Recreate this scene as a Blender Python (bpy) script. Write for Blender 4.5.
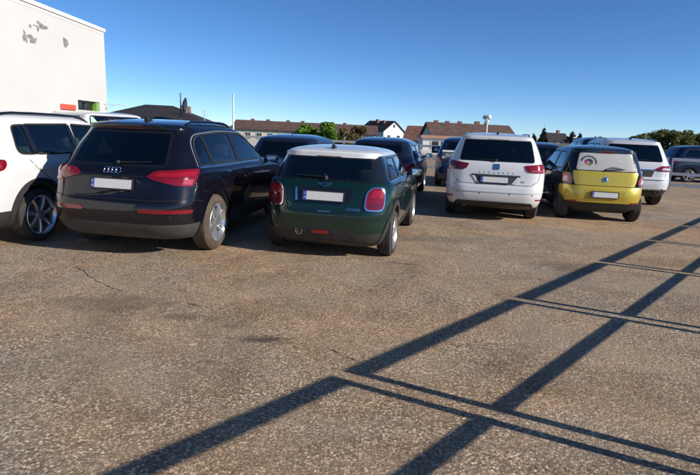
import bpy, bmesh, math, random
import numpy as np
from mathutils import Vector, Matrix

for o in list(bpy.data.objects):
    bpy.data.objects.remove(o)
scene = bpy.context.scene
C = bpy.context.collection
R = math.radians
random.seed(4)
rng = np.random.default_rng(7)

# ------------------------------------------------------------------ camera, sky, sun, exposure
CAM_H, PITCH, ROLL, FPX = 1.58, 11.35, 2.58, 520.0
cd = bpy.data.cameras.new('camera'); cam = bpy.data.objects.new('camera', cd); C.objects.link(cam)
cd.sensor_width = 36.0; cd.lens = 36.0 * FPX / 700.0
cd.clip_start = 0.05; cd.clip_end = 6000
cam.matrix_world = Matrix.Translation((0, 0, CAM_H)) @ Matrix.Rotation(R(90 - PITCH), 4, 'X') @ Matrix.Rotation(R(ROLL), 4, 'Z')
scene.camera = cam

SUN_AZ, SUN_EL = 115.5, 25.6           # azimuth clockwise from the view direction (+Y)
sv = Vector((math.sin(R(SUN_AZ)) * math.cos(R(SUN_EL)), math.cos(R(SUN_AZ)) * math.cos(R(SUN_EL)), math.sin(R(SUN_EL))))
world = bpy.data.worlds.new('World'); scene.world = world; world.use_nodes = True
wn = world.node_tree.nodes; wl = world.node_tree.links
sky = wn.new('ShaderNodeTexSky'); sky.sky_type = 'NISHITA'; sky.sun_disc = False
sky.sun_elevation = R(SUN_EL); sky.sun_rotation = R(SUN_AZ)
sky.air_density = 0.58; sky.dust_density = 0.0; sky.ozone_density = 5.0; sky.altitude = 100
bg = wn['Background']; hs = wn.new('ShaderNodeHueSaturation'); hs.inputs['Saturation'].default_value = 1.10
wl.new(sky.outputs[0], hs.inputs['Color']); wl.new(hs.outputs[0], bg.inputs[0]); bg.inputs[1].default_value = 0.118
sd = bpy.data.lights.new('sun', 'SUN'); sun = bpy.data.objects.new('sun', sd); C.objects.link(sun)
sd.energy = 5.0; sd.angle = R(0.53); sd.color = (1.0, 0.935, 0.85)
sun.rotation_euler = sv.to_track_quat('Z', 'Y').to_euler()
sun.location = (20, -10, 15)
scene.view_settings.view_transform = 'Standard'; scene.view_settings.look = 'None'
scene.view_settings.exposure = 0.25; scene.view_settings.gamma = 1.0
scene.render.engine = 'CYCLES'

# ------------------------------------------------------------------ materials
MATS = {}
def nmat(name):
    m = bpy.data.materials.new(name); m.use_nodes = True
    return m, m.node_tree.nodes, m.node_tree.links, m.node_tree.nodes['Principled BSDF']
def mat(name, col, rough=0.5, metal=0.0, coat=0.0, spec=0.5, noise=0.0, nscale=8.0, bump=0.0, bscale=60.0, emit=None):
    if name in MATS: return MATS[name]
    m, N, L, b = nmat(name)
    b.inputs['Base Color'].default_value = (*col, 1); b.inputs['Roughness'].default_value = rough
    b.inputs['Metallic'].default_value = metal; b.inputs['Coat Weight'].default_value = coat
    b.inputs['Coat Roughness'].default_value = 0.03; b.inputs['Specular IOR Level'].default_value = spec
    if noise:
        tc = N.new('ShaderNodeTexCoord'); n = N.new('ShaderNodeTexNoise'); n.inputs['Scale'].default_value = nscale; n.inputs['Detail'].default_value = 6
        L.new(tc.outputs['Object'], n.inputs['Vector'])
        r = N.new('ShaderNodeValToRGB'); r.color_ramp.elements[0].position = .3; r.color_ramp.elements[1].position = .72
        r.color_ramp.elements[0].color = (*[c * (1 - noise) for c in col], 1); r.color_ramp.elements[1].color = (*[min(1, c * (1 + noise * .6)) for c in col], 1)
        L.new(n.outputs['Fac'], r.inputs['Fac']); L.new(r.outputs['Color'], b.inputs['Base Color'])
    if bump:
        tc = N.new('ShaderNodeTexCoord'); n = N.new('ShaderNodeTexNoise'); n.inputs['Scale'].default_value = bscale; n.inputs['Detail'].default_value = 4
        L.new(tc.outputs['Object'], n.inputs['Vector'])
        bp = N.new('ShaderNodeBump'); bp.inputs['Strength'].default_value = bump; bp.inputs['Distance'].default_value = .02
        L.new(n.outputs['Fac'], bp.inputs['Height']); L.new(bp.outputs['Normal'], b.inputs['Normal'])
    MATS[name] = m
    return m
def paint(name, col, metal=0.0, rough=0.38, dust=0.10, coat=1.0, coat_ior=1.6):
    """clear-coated car paint with a thin film of dust that is thicker low down on the body"""
    m, N, L, b = nmat(name)
    b.inputs['Metallic'].default_value = metal; b.inputs['Coat Weight'].default_value = coat; b.inputs['Coat IOR'].default_value = coat_ior; b.inputs['Specular IOR Level'].default_value = .5 if max(col) > .3 else .08
    tc = N.new('ShaderNodeTexCoord'); n = N.new('ShaderNodeTexNoise'); n.inputs['Scale'].default_value = 3.2; n.inputs['Detail'].default_value = 9; n.inputs['Roughness'].default_value = .7
    L.new(tc.outputs['Object'], n.inputs['Vector'])
    sx = N.new('ShaderNodeSeparateXYZ'); L.new(tc.outputs['Object'], sx.inputs[0])
    mr = N.new('ShaderNodeMapRange'); mr.inputs['From Min'].default_value = .95; mr.inputs['From Max'].default_value = .2
    mr.inputs['To Min'].default_value = .25; mr.inputs['To Max'].default_value = 1.6; L.new(sx.outputs['Z'], mr.inputs['Value'])
    mu = N.new('ShaderNodeMath'); mu.operation = 'MULTIPLY'; L.new(n.outputs['Fac'], mu.inputs[0]); L.new(mr.outputs[0], mu.inputs[1])
    m2 = N.new('ShaderNodeMath'); m2.operation = 'MULTIPLY'; m2.inputs[1].default_value = dust; m2.use_clamp = True; L.new(mu.outputs[0], m2.inputs[0])
    mx = N.new('ShaderNodeMix'); mx.data_type = 'RGBA'; mx.inputs[6].default_value = (*col, 1); mx.inputs[7].default_value = (.30, .25, .19, 1)
    L.new(m2.outputs[0], mx.inputs[0]); L.new(mx.outputs[2], b.inputs['Base Color'])
    b.inputs['Roughness'].default_value = rough
    r2 = N.new('ShaderNodeMath'); r2.operation = 'MULTIPLY_ADD'; r2.inputs[1].default_value = .9; r2.inputs[2].default_value = .025; L.new(m2.outputs[0], r2.inputs[0])
    L.new(r2.outputs[0], b.inputs['Coat Roughness'])
    return m
def glass(name, tint, refl=1.9):
    m = bpy.data.materials.new(name); m.use_nodes = True; N = m.node_tree.nodes; L = m.node_tree.links; N.clear()
    o = N.new('ShaderNodeOutputMaterial'); t = N.new('ShaderNodeBsdfTransparent'); g = N.new('ShaderNodeBsdfGlossy')
    t.inputs[0].default_value = (*tint, 1); g.inputs[0].default_value = (.95, .97, 1, 1); g.inputs['Roughness'].default_value = .02
    f = N.new('ShaderNodeFresnel'); f.inputs[0].default_value = 1.52
    mp = N.new('ShaderNodeMath'); mp.operation = 'MULTIPLY_ADD'; mp.inputs[1].default_value = refl; mp.inputs[2].default_value = .012; mp.use_clamp = True
    L.new(f.outputs[0], mp.inputs[0]); mx = N.new('ShaderNodeMixShader'); L.new(mp.outputs[0], mx.inputs[0]); L.new(t.outputs[0], mx.inputs[1]); L.new(g.outputs[0], mx.inputs[2])
    L.new(mx.outputs[0], o.inputs[0])
    return m
def redlens(name, c1, c2, scale=55.0):
    """moulded lamp lens: fine flutes and reflector bands inside the red plastic"""
    m, N, L, b = nmat(name); tc = N.new('ShaderNodeTexCoord'); b.inputs['Roughness'].default_value = .12; b.inputs['Coat Weight'].default_value = .8
    w = N.new('ShaderNodeTexWave'); w.bands_direction = 'Z'; w.inputs['Scale'].default_value = scale * .3; w.inputs['Distortion'].default_value = .6; L.new(tc.outputs['Object'], w.inputs['Vector'])
    v = N.new('ShaderNodeTexNoise'); v.inputs['Scale'].default_value = 9; v.inputs['Detail'].default_value = 2; L.new(tc.outputs['Object'], v.inputs['Vector'])
    ad = N.new('ShaderNodeMath'); ad.operation = 'MULTIPLY'; L.new(w.outputs['Fac'], ad.inputs[0]); L.new(v.outputs['Fac'], ad.inputs[1])
    r = N.new('ShaderNodeValToRGB'); r.color_ramp.elements[0].position = .08; r.color_ramp.elements[1].position = .55; r.color_ramp.elements[0].color = (*c1, 1); r.color_ramp.elements[1].color = (*c2, 1)
    L.new(ad.outputs[0], r.inputs['Fac']); L.new(r.outputs['Color'], b.inputs['Base Color'])
    return m
M = dict(
    glass_dark=glass('privacy_glass', (.09, .10, .11), 1.5), glass_mid=glass('tinted_glass', (.34, .40, .41), 1.5), glass_teal=glass('green_glass', (.52, .72, .67), 1.5),
    black=mat('black_plastic', (.014, .014, .015), .5), gloss_black=mat('gloss_black', (.008, .008, .01), .12, coat=.6),
    seal=mat('rubber', (.010, .010, .011), .7), gap=mat('panel_gap', (.004, .004, .004), .9),
    cladding=mat('grey_plastic', (.052, .049, .047), .62, noise=.25, nscale=5), dark_clad=mat('dark_plastic', (.030, .029, .029), .6, noise=.25, nscale=5),
    interior=mat('cabin_lining', (.12, .118, .115), .85), seat=mat('seat_fabric', (.10, .10, .105), .9, noise=.3, nscale=6), pale_seat=mat('pale_seat', (.10, .10, .10), .9),
    tyre=mat('tyre_rubber', (.040, .034, .030), .82, noise=.4, nscale=7, bump=.2, bscale=90), tyre_dusty=mat('dusty_tyre', (.085, .062, .046), .9, noise=.4, nscale=6, bump=.2, bscale=90),
    alloy=mat('alloy', (.62, .62, .62), .28, metal=.85, noise=.1, nscale=6), disc=mat('brake_disc', (.25, .23, .21), .4, metal=.9), chrome=mat('chrome', (.82, .83, .85), .07, metal=1.0),
    silver=mat('satin_silver', (.55, .56, .57), .3, metal=.8),
    red=redlens('red_lens', (.13, .002, .006), (.24, .004, .010)), dark_red=mat('dark_red_lens', (.12, .004, .008), .08, coat=.9), bright_red=redlens('bright_red_lens', (.22, .004, .010), (.37, .008, .016), 80), pink=redlens('pale_lens', (.30, .03, .04), (.46, .08, .09), 90),
    clear_lens=redlens('clear_lens', (.40, .33, .33), (.72, .68, .68), 90), orange=mat('orange_lens', (.7, .2, .02), .2),
    plate=mat('plate_face', (.62, .62, .60), .45, noise=.05, nscale=30), blue=mat('plate_blue', (.01, .05, .42), .4), white=mat('white_print', (.8, .8, .8), .5),
    sunlit_galv=mat('sunlit_railing', (.78, .78, .76), .5, noise=.1, nscale=10), galv=mat('galvanised_steel', (.55, .56, .57), .5, metal=.25, noise=.2, nscale=14), dark_steel=mat('dark_steel', (.06, .06, .065), .5, metal=.3),  # far railing: light on its top faces painted as a paler galvanised colour
)

# ------------------------------------------------------------------ mesh helpers
def obj(name, verts, faces, m, parent=None, smooth=False, sharp=40, loc=None):
    me = bpy.data.meshes.new(name); me.from_pydata([tuple(map(float, v)) for v in verts], [], [tuple(map(int, f)) for f in faces]); me.update()
    return link(name, me, m, parent, smooth, sharp, loc)
def link(name, me, m, parent=None, smooth=False, sharp=40, loc=None):
    if m is not None and len(me.materials) == 0: me.materials.append(m)
    if smooth:
        me.polygons.foreach_set('use_smooth', [True] * len(me.polygons)); me.set_sharp_from_angle(angle=R(sharp))
    o = bpy.data.objects.new(name, me); C.objects.link(o)
    if parent: o.parent = parent
    if loc: o.location = loc
    return o
def from_bm(name, bm, m, parent=None, smooth=False, sharp=40, loc=None, recalc=True):
    if recalc: bmesh.ops.recalc_face_normals(bm, faces=bm.faces)
    me = bpy.data.meshes.new(name); bm.to_mesh(me); bm.free()
    return link(name, me, m, parent, smooth, sharp, loc)
def empty(name, loc=(0, 0, 0), rz=0):
    o = bpy.data.objects.new(name, None); C.objects.link(o); o.location = loc; o.rotation_euler = (0, 0, rz); o.empty_display_size = .3
    return o
def tag(o, label=None, cat=None, group=None, kind=None):
    if label: o['label'] = label
    if cat: o['category'] = cat
    if group: o['group'] = group
    if kind: o['kind'] = kind
    return o
def bbox(bm, x0, x1, y0, y1, z0, z1, bev=0.0, seg=2):
    r = bmesh.ops.create_cube(bm, size=1.0)
    for v in r['verts']:
        v.co = Vector(((x0 + x1) / 2 + v.co.x * (x1 - x0), (y0 + y1) / 2 + v.co.y * (y1 - y0), (z0 + z1) / 2 + v.co.z * (z1 - z0)))
    if bev:
        es = list({e for v in r['verts'] for e in v.link_edges})
        bmesh.ops.bevel(bm, geom=es, offset=bev, segments=seg, affect='EDGES', profile=.5)
def box(name, x0, x1, y0, y1, z0, z1, m, parent=None, bev=0.0, loc=None):
    bm = bmesh.new(); bbox(bm, x0, x1, y0, y1, z0, z1, bev)
    return from_bm(name, bm, m, parent, smooth=bool(bev), loc=loc)
def tube(bm, pts, r, n=8, cap=True, r2=None):
    pts = [Vector(p) for p in pts]; rings = []
    for i, p in enumerate(pts):
        d = (pts[min(i + 1, len(pts) - 1)] - pts[max(i - 1, 0)]).normalized()
        a = d.cross(Vector((0, 0, 1)));
        if a.length < 1e-3: a = d.cross(Vector((1, 0, 0)))
        a.normalize(); b = d.cross(a); rr = r if r2 is None else r + (r2 - r) * i / (len(pts) - 1)
        rings.append([bm.verts.new(p + rr * (math.cos(2 * math.pi * k / n) * a + math.sin(2 * math.pi * k / n) * b)) for k in range(n)])
    for i in range(len(rings) - 1):
        for k in range(n):
            bm.faces.new((rings[i][k], rings[i][(k + 1) % n], rings[i + 1][(k + 1) % n], rings[i + 1][k]))
    if cap: bm.faces.new(rings[0][::-1]); bm.faces.new(rings[-1])
def lathe_x(bm, prof, n=40, closed=False):
    """revolve (x, r) profile about the X axis"""
    rings = []
    for k in range(n):
        a = 2 * math.pi * k / n
        rings.append([bm.verts.new((x, r * math.cos(a), r * math.sin(a))) for x, r in prof])
    m = len(prof)
    for k in range(n):
        A, B = rings[k], rings[(k + 1) % n]
        for j in range(m if closed else m - 1):
            bm.faces.new((A[j], A[(j + 1) % m], B[(j + 1) % m], B[j]))
def fillet(pts, r, n=5):
    """round the corners of a polygon; r may be one value or a list"""
    out = []; N_ = len(pts)
    for i, p in enumerate(pts):
        p = np.array(p, float); a = np.array(pts[i - 1], float) - p; b = np.array(pts[(i + 1) % N_], float) - p
        rr = r[i] if isinstance(r, (list, tuple)) else r
        la, lb = np.linalg.norm(a), np.linalg.norm(b); k = min(rr, la * .48, lb * .48)
        if k < 1e-4: out.append(tuple(p)); continue
        A = p + a / la * k; B = p + b / lb * k
        for t in np.linspace(0, 1, n):
            out.append(tuple((1 - t) ** 2 * A + 2 * t * (1 - t) * p + t ** 2 * B))
    return out
def text_mesh(txt, size, extrude=.002, align='CENTER', spacing=1.0):
    cu = bpy.data.curves.new('lettering', 'FONT'); cu.body = txt; cu.size = size; cu.extrude = extrude; cu.align_x = align; cu.align_y = 'CENTER'; cu.space_character = spacing
    cu.resolution_u = 2
    t = bpy.data.objects.new('lettering', cu); C.objects.link(t)
    dg = bpy.context.evaluated_depsgraph_get(); me = bpy.data.meshes.new_from_object(t.evaluated_get(dg))
    bpy.data.objects.remove(t); bpy.data.curves.remove(cu)
    me.name = 'lettering'; me.materials.clear()
    return me

# ------------------------------------------------------------------ the car hull: a stack of rounded plan rings
NR, NCR, NS, NCF, NF = 7, 11, 30, 9, 6
def mono(x, y, xs):
    """monotone cubic interpolation"""
    x = np.array(x, float); y = np.array(y, float); h = np.diff(x); d = np.diff(y) / h; m = np.zeros_like(y)
    m[1:-1] = np.where(d[:-1] * d[1:] > 0, 2 * d[:-1] * d[1:] / np.where(np.abs(d[:-1] + d[1:]) < 1e-12, 1, d[:-1] + d[1:]), 0); m[0] = d[0]; m[-1] = d[-1]
    i = np.clip(np.searchsorted(x, xs, side='right') - 1, 0, len(x) - 2); t = (xs - x[i]) / h[i]
    return ((1 + 2 * t) * (1 - t) ** 2 * y[i] + t * (1 - t) ** 2 * h[i] * m[i] + t * t * (3 - 2 * t) * y[i + 1] + t * t * (t - 1) * h[i] * m[i + 1])
def half_ring(yr, yf, w, rx, ry, fx, fy, crown, fcrown, bul):
    """right half of the plan ring, rear centre -> front centre"""
    n = 2.35
    rx = min(rx, w * .96); fx = min(fx, w * .96); L_ = yf - yr
    ry = min(ry, L_ * .45); fy = min(fy, L_ * .45)
    x = []; y = []
    for t in np.linspace(0, 1, NR, endpoint=False):
        q = t * (w - rx); x.append(q); y.append(yr + crown * (q / w) ** 2)
    yc = yr + crown * ((w - rx) / w) ** 2
    for t in np.linspace(0, 1, NCR, endpoint=False):
        a = t * math.pi / 2; x.append(w - rx + rx * math.sin(a) ** (2 / n)); y.append(yc + ry * (1 - math.cos(a) ** (2 / n)))
    yfc = yf - fcrown * ((w - fx) / w) ** 2
    for t in np.linspace(0, 1, NS, endpoint=False):
        x.append(w); y.append(yc + ry + t * (yfc - fy - yc - ry))
    for t in np.linspace(0, 1, NCF, endpoint=False):
        a = t * math.pi / 2; x.append(w - fx + fx * math.cos(a) ** (2 / n)); y.append(yfc - fy + fy * math.sin(a) ** (2 / n))
    for t in np.linspace(0, 1, NF):
        q = (1 - t) * (w - fx); x.append(q); y.append(yf - fcrown * (q / w) ** 2)
    x = np.array(x); y = np.array(y); ym = (yr + yf) / 2
    x = x * (1 - bul * ((y - ym) / (L_ / 2)) ** 2)
    return np.stack([x, y], 1)
class Hull:
    def __init__(s, rows, crown=.05, fcrown=.12, bul=.02, sub=4):
        s.rows = np.array(rows, float); k = np.arange(len(rows)); t = np.linspace(0, len(rows) - 1, (len(rows) - 1) * sub + 1)
        s.crown, s.fcrown, s.bul = crown, fcrown, bul
        s.P = np.stack([mono(k, s.rows[:, j], t) for j in range(8)], 1)      # z yr yf w rx ry fx fy
        s.z = s.P[:, 0]
        s.H = np.array([half_ring(*p[1:], crown, fcrown, bul) for p in s.P])  # rows x pts x 2
        d = np.sqrt((np.diff(s.H, axis=1) ** 2).sum(2)); s.S = np.concatenate([np.zeros((len(s.H), 1)), np.cumsum(d, 1)], 1)
    def param(s, z): return np.array([np.interp(z, s.z, s.P[:, j]) for j in range(8)])
    def ring(s, z):
        z = min(max(z, s.z[0]), s.z[-1]); i = int(np.clip(np.searchsorted(s.z, z) - 1, 0, len(s.z) - 2)); f = (z - s.z[i]) / (s.z[i + 1] - s.z[i])
        return (1 - f) * s.H[i] + f * s.H[i + 1], (1 - f) * s.S[i] + f * s.S[i + 1]
    def at(s, mode, a, z):
        h, c = s.ring(z)
        if mode == 'rear':
            u = abs(a); x = np.interp(u, c, h[:, 0]); y = np.interp(u, c, h[:, 1]); return np.array([math.copysign(x, a) if a else 0., y, z])
        if mode == 'front':
            u = c[-1] - abs(a); x = np.interp(u, c, h[:, 0]); y = np.interp(u, c, h[:, 1]); return np.array([math.copysign(x, a) if a else 0., y, z])
        x = np.interp(a, h[:, 1], h[:, 0])
        return np.array([x if mode == 'R' else -x, a, z])
    def off(s, mode, a, z, d):
        e = .008; p = s.at(mode, a, z); z0, z1 = max(z - e, s.z[0]), min(z + e, s.z[-1])
        u = s.at(mode, a + e, z) - s.at(mode, a - e, z); v = s.at(mode, a, z1) - s.at(mode, a, z0); n = np.cross(u, v)
        if mode in ('L', 'front'): n = -n
        return p + n / (np.linalg.norm(n) + 1e-9) * d, n / (np.linalg.norm(n) + 1e-9)

class Car:
    def __init__(s, name, rows, loc, heading, label, cat='car', group=None, **k):
        s.h = Hull(rows, **{q: k[q] for q in ('crown', 'fcrown', 'bul') if q in k})
        s.root = tag(empty(name, (loc[0], loc[1], 0), -R(heading)), label, cat, group)
        s.cut = bmesh.new(); s.name = name; s.lift = k.get('lift', .035)
    # ---- patches lying on the hull
    def patch(s, name, outline, m, mode='rear', off=.004, depth=.012, step=.07, parent=None, smooth=True, label=None):
        bm = bmesh.new(); bm.faces.new([bm.verts.new((a, z, 0)) for a, z in outline])
        A = np.array(outline); lo, hi = A.min(0), A.max(0)
        for ax in (0, 1):
            for q in np.arange(math.ceil((lo[ax] + 1e-4) / step) * step, hi[ax] - 1e-4, step):
                no = (1, 0, 0) if ax == 0 else (0, 1, 0); co = (q, 0, 0) if ax == 0 else (0, q, 0)
                bmesh.ops.bisect_plane(bm, geom=bm.verts[:] + bm.edges[:] + bm.faces[:], plane_co=co, plane_no=no, dist=1e-5)
        for f in bm.faces: f.normal_update()
        be = [e for e in bm.edges if e.is_boundary]; low = {}
        if depth:
            r = bmesh.ops.extrude_edge_only(bm, edges=be); low = {g for g in r['geom'] if isinstance(g, bmesh.types.BMVert)}
        for v in bm.verts:
            d = off - depth if (depth and v in low) else off
            p, n = s.h.off(mode, v.co.x, v.co.y, d); v.co = Vector(p)
        ng = [f for f in bm.faces if len(f.verts) > 4]
        if ng: bmesh.ops.triangulate(bm, faces=ng)
        # orient outward
        c = Vector((0, 1.2, .6)); bmesh.ops.recalc_face_normals(bm, faces=bm.faces)
        sm = sum((f.calc_center_median() - c).dot(f.normal) * f.calc_area() for f in bm.faces)
        if sm < 0: bmesh.ops.reverse_faces(bm, faces=bm.faces[:])
        o = from_bm(name, bm, m, parent or s.root, smooth=smooth, sharp=50, recalc=False)
        if label: o['label'] = label
        return o
    def ribbon(s, name, pts, width, m, mode='rear', off=.002, closed=False, parent=None, step=.05, thick=.0):
        pts = [np.array(p, float) for p in pts]; seq = pts + ([pts[0]] if closed else []); q = []
        for a, b in zip(seq[:-1], seq[1:]):
            n = max(1, int(np.linalg.norm(b - a) / step))
            for i in range(n): q.append(a + (b - a) * i / n)
        if not closed: q.append(seq[-1])
        vs = []; fs = []; n = len(q)
        for i, p in enumerate(q):
            a = q[(i - 1) % n] if (closed or i > 0) else q[i]; b = q[(i + 1) % n] if (closed or i < n - 1) else q[i]
            t = (b - a) / (np.linalg.norm(b - a) + 1e-9); w = np.array([-t[1], t[0]]) * width / 2
            A, B = p + w, p - w
            pa, na = s.h.off(mode, A[0], A[1], off); pb, nb = s.h.off(mode, B[0], B[1], off)
            vs += [pa, pb]
            if thick: vs += [pb - nb * thick, pa - na * thick]
        k = 4 if thick else 2
        for i in range(n if closed else n - 1):
            j = (i + 1) % n; I, J = i * k, j * k
            fs.append((I, I + 1, J + 1, J))
            if thick:
                fs.append((I + 1, I + 2, J + 2, J + 1)); fs.append((I + 3, I, J, J + 3))
        return obj(name, vs, fs, m, parent or s.root, smooth=True, sharp=60)
    # ---- cutters
    def cut_prism(s, ring_a, ring_b):
        va = [s.cut.verts.new(p) for p in ring_a]; vb = [s.cut.verts.new(p) for p in ring_b]; n = len(va)
        fs = [s.cut.faces.new(va), s.cut.faces.new(vb)] + [s.cut.faces.new((va[i], va[(i + 1) % n], vb[(i + 1) % n], vb[i])) for i in range(n)]
        bmesh.ops.recalc_face_normals(s.cut, faces=fs)
        for f in fs: f.material_index = 1
    def window(s, mode, outline, m, name='window', seal=.016, seal_mat=None, depth=.15):
        top = max(z for a, z in outline)
        if mode in ('R', 'L'):
            sg = 1 if mode == 'R' else -1; x0 = s.h.param(top)[3] - depth
            s.cut_prism([(sg * x0, a, z) for a, z in outline], [(sg * 1.4, a, z) for a, z in outline])
        else:
            pp = [s.h.at(mode, a, z) for a, z in outline]
            ye = s.h.at(mode, 0, top)[1]
            ys, yi = (-3, ye + depth) if mode == 'rear' else (6, ye - depth)
            s.cut_prism([(p[0], ys, p[2]) for p in pp], [(p[0], yi, p[2]) for p in pp])
        c = np.mean(outline, 0); big = [tuple(np.array(p) + (np.array(p) - c) / np.linalg.norm(np.array(p) - c) * .008) for p in outline]
        g = s.patch(name, big, m, mode, off=-.004, depth=.006, step=.09)
        if seal: s.ribbon('window_seal', outline, seal, seal_mat or M['seal'], mode, off=.0025, closed=True, parent=g, thick=.004)
        return g
    def wheels(s, wb, track, r, w, style, mtyre=None, rim=None):
        s.tr, s.wb = r, wb
        for yy in (0, wb):
            for sg in (1, -1):
                n = 40; xo = sg * 1.3; xi = sg * (track / 2 - w / 2 - .06); ra = r + .055
                A = [(xi, yy + ra * math.cos(2 * math.pi * k / n), r + .015 + ra * math.sin(2 * math.pi * k / n)) for k in range(n)]
                s.cut_prism(A, [(xo, p[1], p[2]) for p in A])
        rim_me, tyre_me, disc_me = wheel_meshes(r, w, style, mtyre or M['tyre'], rim or M['alloy'])
        for yy in (0, wb):
            for sg in (1, -1):
                o = link('wheel', rim_me, None, s.root, loc=(sg * track / 2, yy, r)); o.rotation_euler = (random.random() * 6, 0, 0 if sg > 0 else math.pi)
                link('tyre', tyre_me, None, o); link('brake_disc', disc_me, None, o)
    # ---- the body itself
    def body(s, paint_m, zones=None, cowl=2.0, floor=.84, cavity=True, extra=()):
        """zones: list of (z0, z1, material) that override the paint"""
        h = s.h; vs = []; fs = []; mi = []
        mats = [paint_m, M['interior']] + [z[2] for z in (zones or [])]
        def add_shell(rings, zs, flip, fn):
            base = len(vs); n = None
            for rg, z in zip(rings, zs):
                full = [(x, y) for x, y in rg] + [(-x, y) for x, y in rg[-2:0:-1]]; n = len(full)
                vs.extend([(x, y, z) for x, y in full])
            for i in range(len(zs) - 1):
                zc = (zs[i] + zs[i + 1]) / 2
                for k in range(n):
                    q = (base + i * n + k, base + i * n + (k + 1) % n, base + (i + 1) * n + (k + 1) % n, base + (i + 1) * n + k)
                    fs.append(q[::-1] if flip else q); mi.append(fn(zc))
            b = tuple(range(base, base + n)); t = tuple(range(base + (len(zs) - 1) * n, base + len(zs) * n))
            fs.append(b if flip else b[::-1]); mi.append(1); fs.append(t[::-1] if flip else t); mi.append(fn(zs[-1]))
        def zone(z):
            for i, (a, b, m) in enumerate(zones or []):
                if a <= z <= b: return 2 + i
            return 0
        add_shell(h.H, h.z, False, zone)
        if cavity:
            zt = h.z[-1] - .05; zz = np.concatenate([np.linspace(floor, h.z[-1] * .93, 7), h.z[-1] * .93 + (zt - h.z[-1] * .93) * np.sin(np.linspace(.25, 1, 4) * math.pi / 2)])
            rr = []
            for z in zz:
                p = h.param(min(z + .045, h.z[-1])); p[1] += .07; p[2] = min(p[2] - .09, cowl); p[3] = max(p[3] - .05, .05)
                p[4:] = p[4:] * .8
                rr.append(half_ring(*p[1:], h.crown, h.fcrown, h.bul))
            add_shell(rr, zz, True, lambda z: 1)
        me = bpy.data.meshes.new('body'); me.from_pydata(vs, [], fs); me.update()
        for m in mats: me.materials.append(m)
        me.polygons.foreach_set('material_index', mi)
        o = bpy.data.objects.new('body', me); C.objects.link(o)
        cm = bpy.data.meshes.new('cutter'); s.cut.to_mesh(cm); s.cut.free()
        for m in mats: cm.materials.append(m)
        co = bpy.data.objects.new('cutter', cm); C.objects.link(co)
        md = o.modifiers.new('cut', 'BOOLEAN'); md.operation = 'DIFFERENCE'; md.solver = 'EXACT'; md.object = co; md.use_self = True
        dg = bpy.context.evaluated_depsgraph_get(); dg.update()
        nm = bpy.data.meshes.new_from_object(o.evaluated_get(dg))
        def area(m_): return sum(p.area for p in m_.polygons)
        for tries in range(3):
            if area(nm) > .72 * area(me): break
            if tries == 0: md.use_hole_tolerant = True
            else: co.location = (.0007 * tries, .0011 * tries, .0009 * tries)
            dg.update(); nm = bpy.data.meshes.new_from_object(o.evaluated_get(bpy.context.evaluated_depsgraph_get()))
            print('retry', s.name, tries, area(nm) / area(me))
        bpy.data.objects.remove(o); bpy.data.objects.remove(co)
        nm.name = 'body'
        s.bodyobj = link('body', nm, None, s.root, smooth=True, sharp=32)
        return s.bodyobj
    # ---- fittings
    def plate(s, z, width=.52, height=.112, x=0.0, off=.02, tilt=None):
        p, n = s.h.off('rear', x, z, off); p2 = s.h.at('rear', x, z + .05) - s.h.at('rear', x, z - .05)
        t = math.atan2(p2[1], p2[2]) if tilt is None else tilt
        bm = bmesh.new(); bbox(bm, -width / 2, width / 2, -.004, .004, -height / 2, height / 2, .003, 1)
        o = from_bm('number_plate', bm, M['plate'], s.root, loc=tuple(p)); o.rotation_euler = (-t, 0, 0)
        o['label'] = 'blank pale number plate with blue strip at its left end'
        box('blue_strip', -width / 2 + .003, -width / 2 + .045, -.0055, -.0035, -height / 2 + .004, height / 2 - .004, M['blue'], o)
        # ring of twelve stars and the letter of the country
        bm = bmesh.new()
        for k in range(12):
            a = k * math.pi / 6; cx, cz = -width / 2 + .024 + .012 * math.sin(a), .024 + .012 * math.cos(a)
            bbox(bm, cx - .0018, cx + .0018, -.0068, -.0056, cz - .0018, cz + .0018)
        from_bm('star_ring', bm, MATS.get('star') or mat('star', (.8, .6, .02), .5), o)
        d = link('country_letter', text_mesh('D', .03, .0004), M['white'], o, loc=(-width / 2 + .024, -.0062, -.03)); d.rotation_euler = (math.pi / 2, 0, 0)
        bm = bmesh.new(); e = .012
        for (a, b, c_, d_) in ((-width / 2 - e, width / 2 + e, -height / 2 - e, -height / 2 + .001), (-width / 2 - e, width / 2 + e, height / 2 - .001, height / 2 + e), (-width / 2 - e, -width / 2 + .001, -height / 2, height / 2), (width / 2 - .001, width / 2 + e, -height / 2, height / 2)):
            bbox(bm, a, b, -.007, .012, c_, d_)
        from_bm('plate_holder', bm, M['black'], o)
        return o
    def letters(s, txt, a, z, size, m, spacing=1.0, off=.003, name='lettering'):
        p, n = s.h.off('rear', a, z, off); me = text_mesh(txt, size, .0015, spacing=spacing)
        o = link(name, me, m, s.root, loc=tuple(p))
        u = Vector(s.h.at('rear', a + .02, z) - s.h.at('rear', a - .02, z)).normalized(); nn = Vector(n); v = nn.cross(u)
        o.rotation_euler = Matrix((u, v, nn)).transposed().to_euler()
        return o
    def mirror(s, y, z, x, m, side=1, w=.2, h=.14, glass_m=None):
        g = side; bm = bmesh.new()
        bbox(bm, g * x, g * (x + w), y - .03, y + .09, z - h / 2, z + h / 2, .058, 4)
        for v in bm.verts:                      # narrower towards the front
            k = (v.co.y - (y - .03)) / .12; v.co.z = z + (v.co.z - z) * (1 - .35 * k)
        o = from_bm('wing_mirror', bm, m, s.root, smooth=True)
        bm = bmesh.new(); bbox(bm, g * (x + .026), g * (x + w - .03), y - .033, y - .027, z - h / 2 + .028, z + h / 2 - .028, .0025, 1)
        from_bm('mirror_glass', bm, M['chrome'], o)
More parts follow.
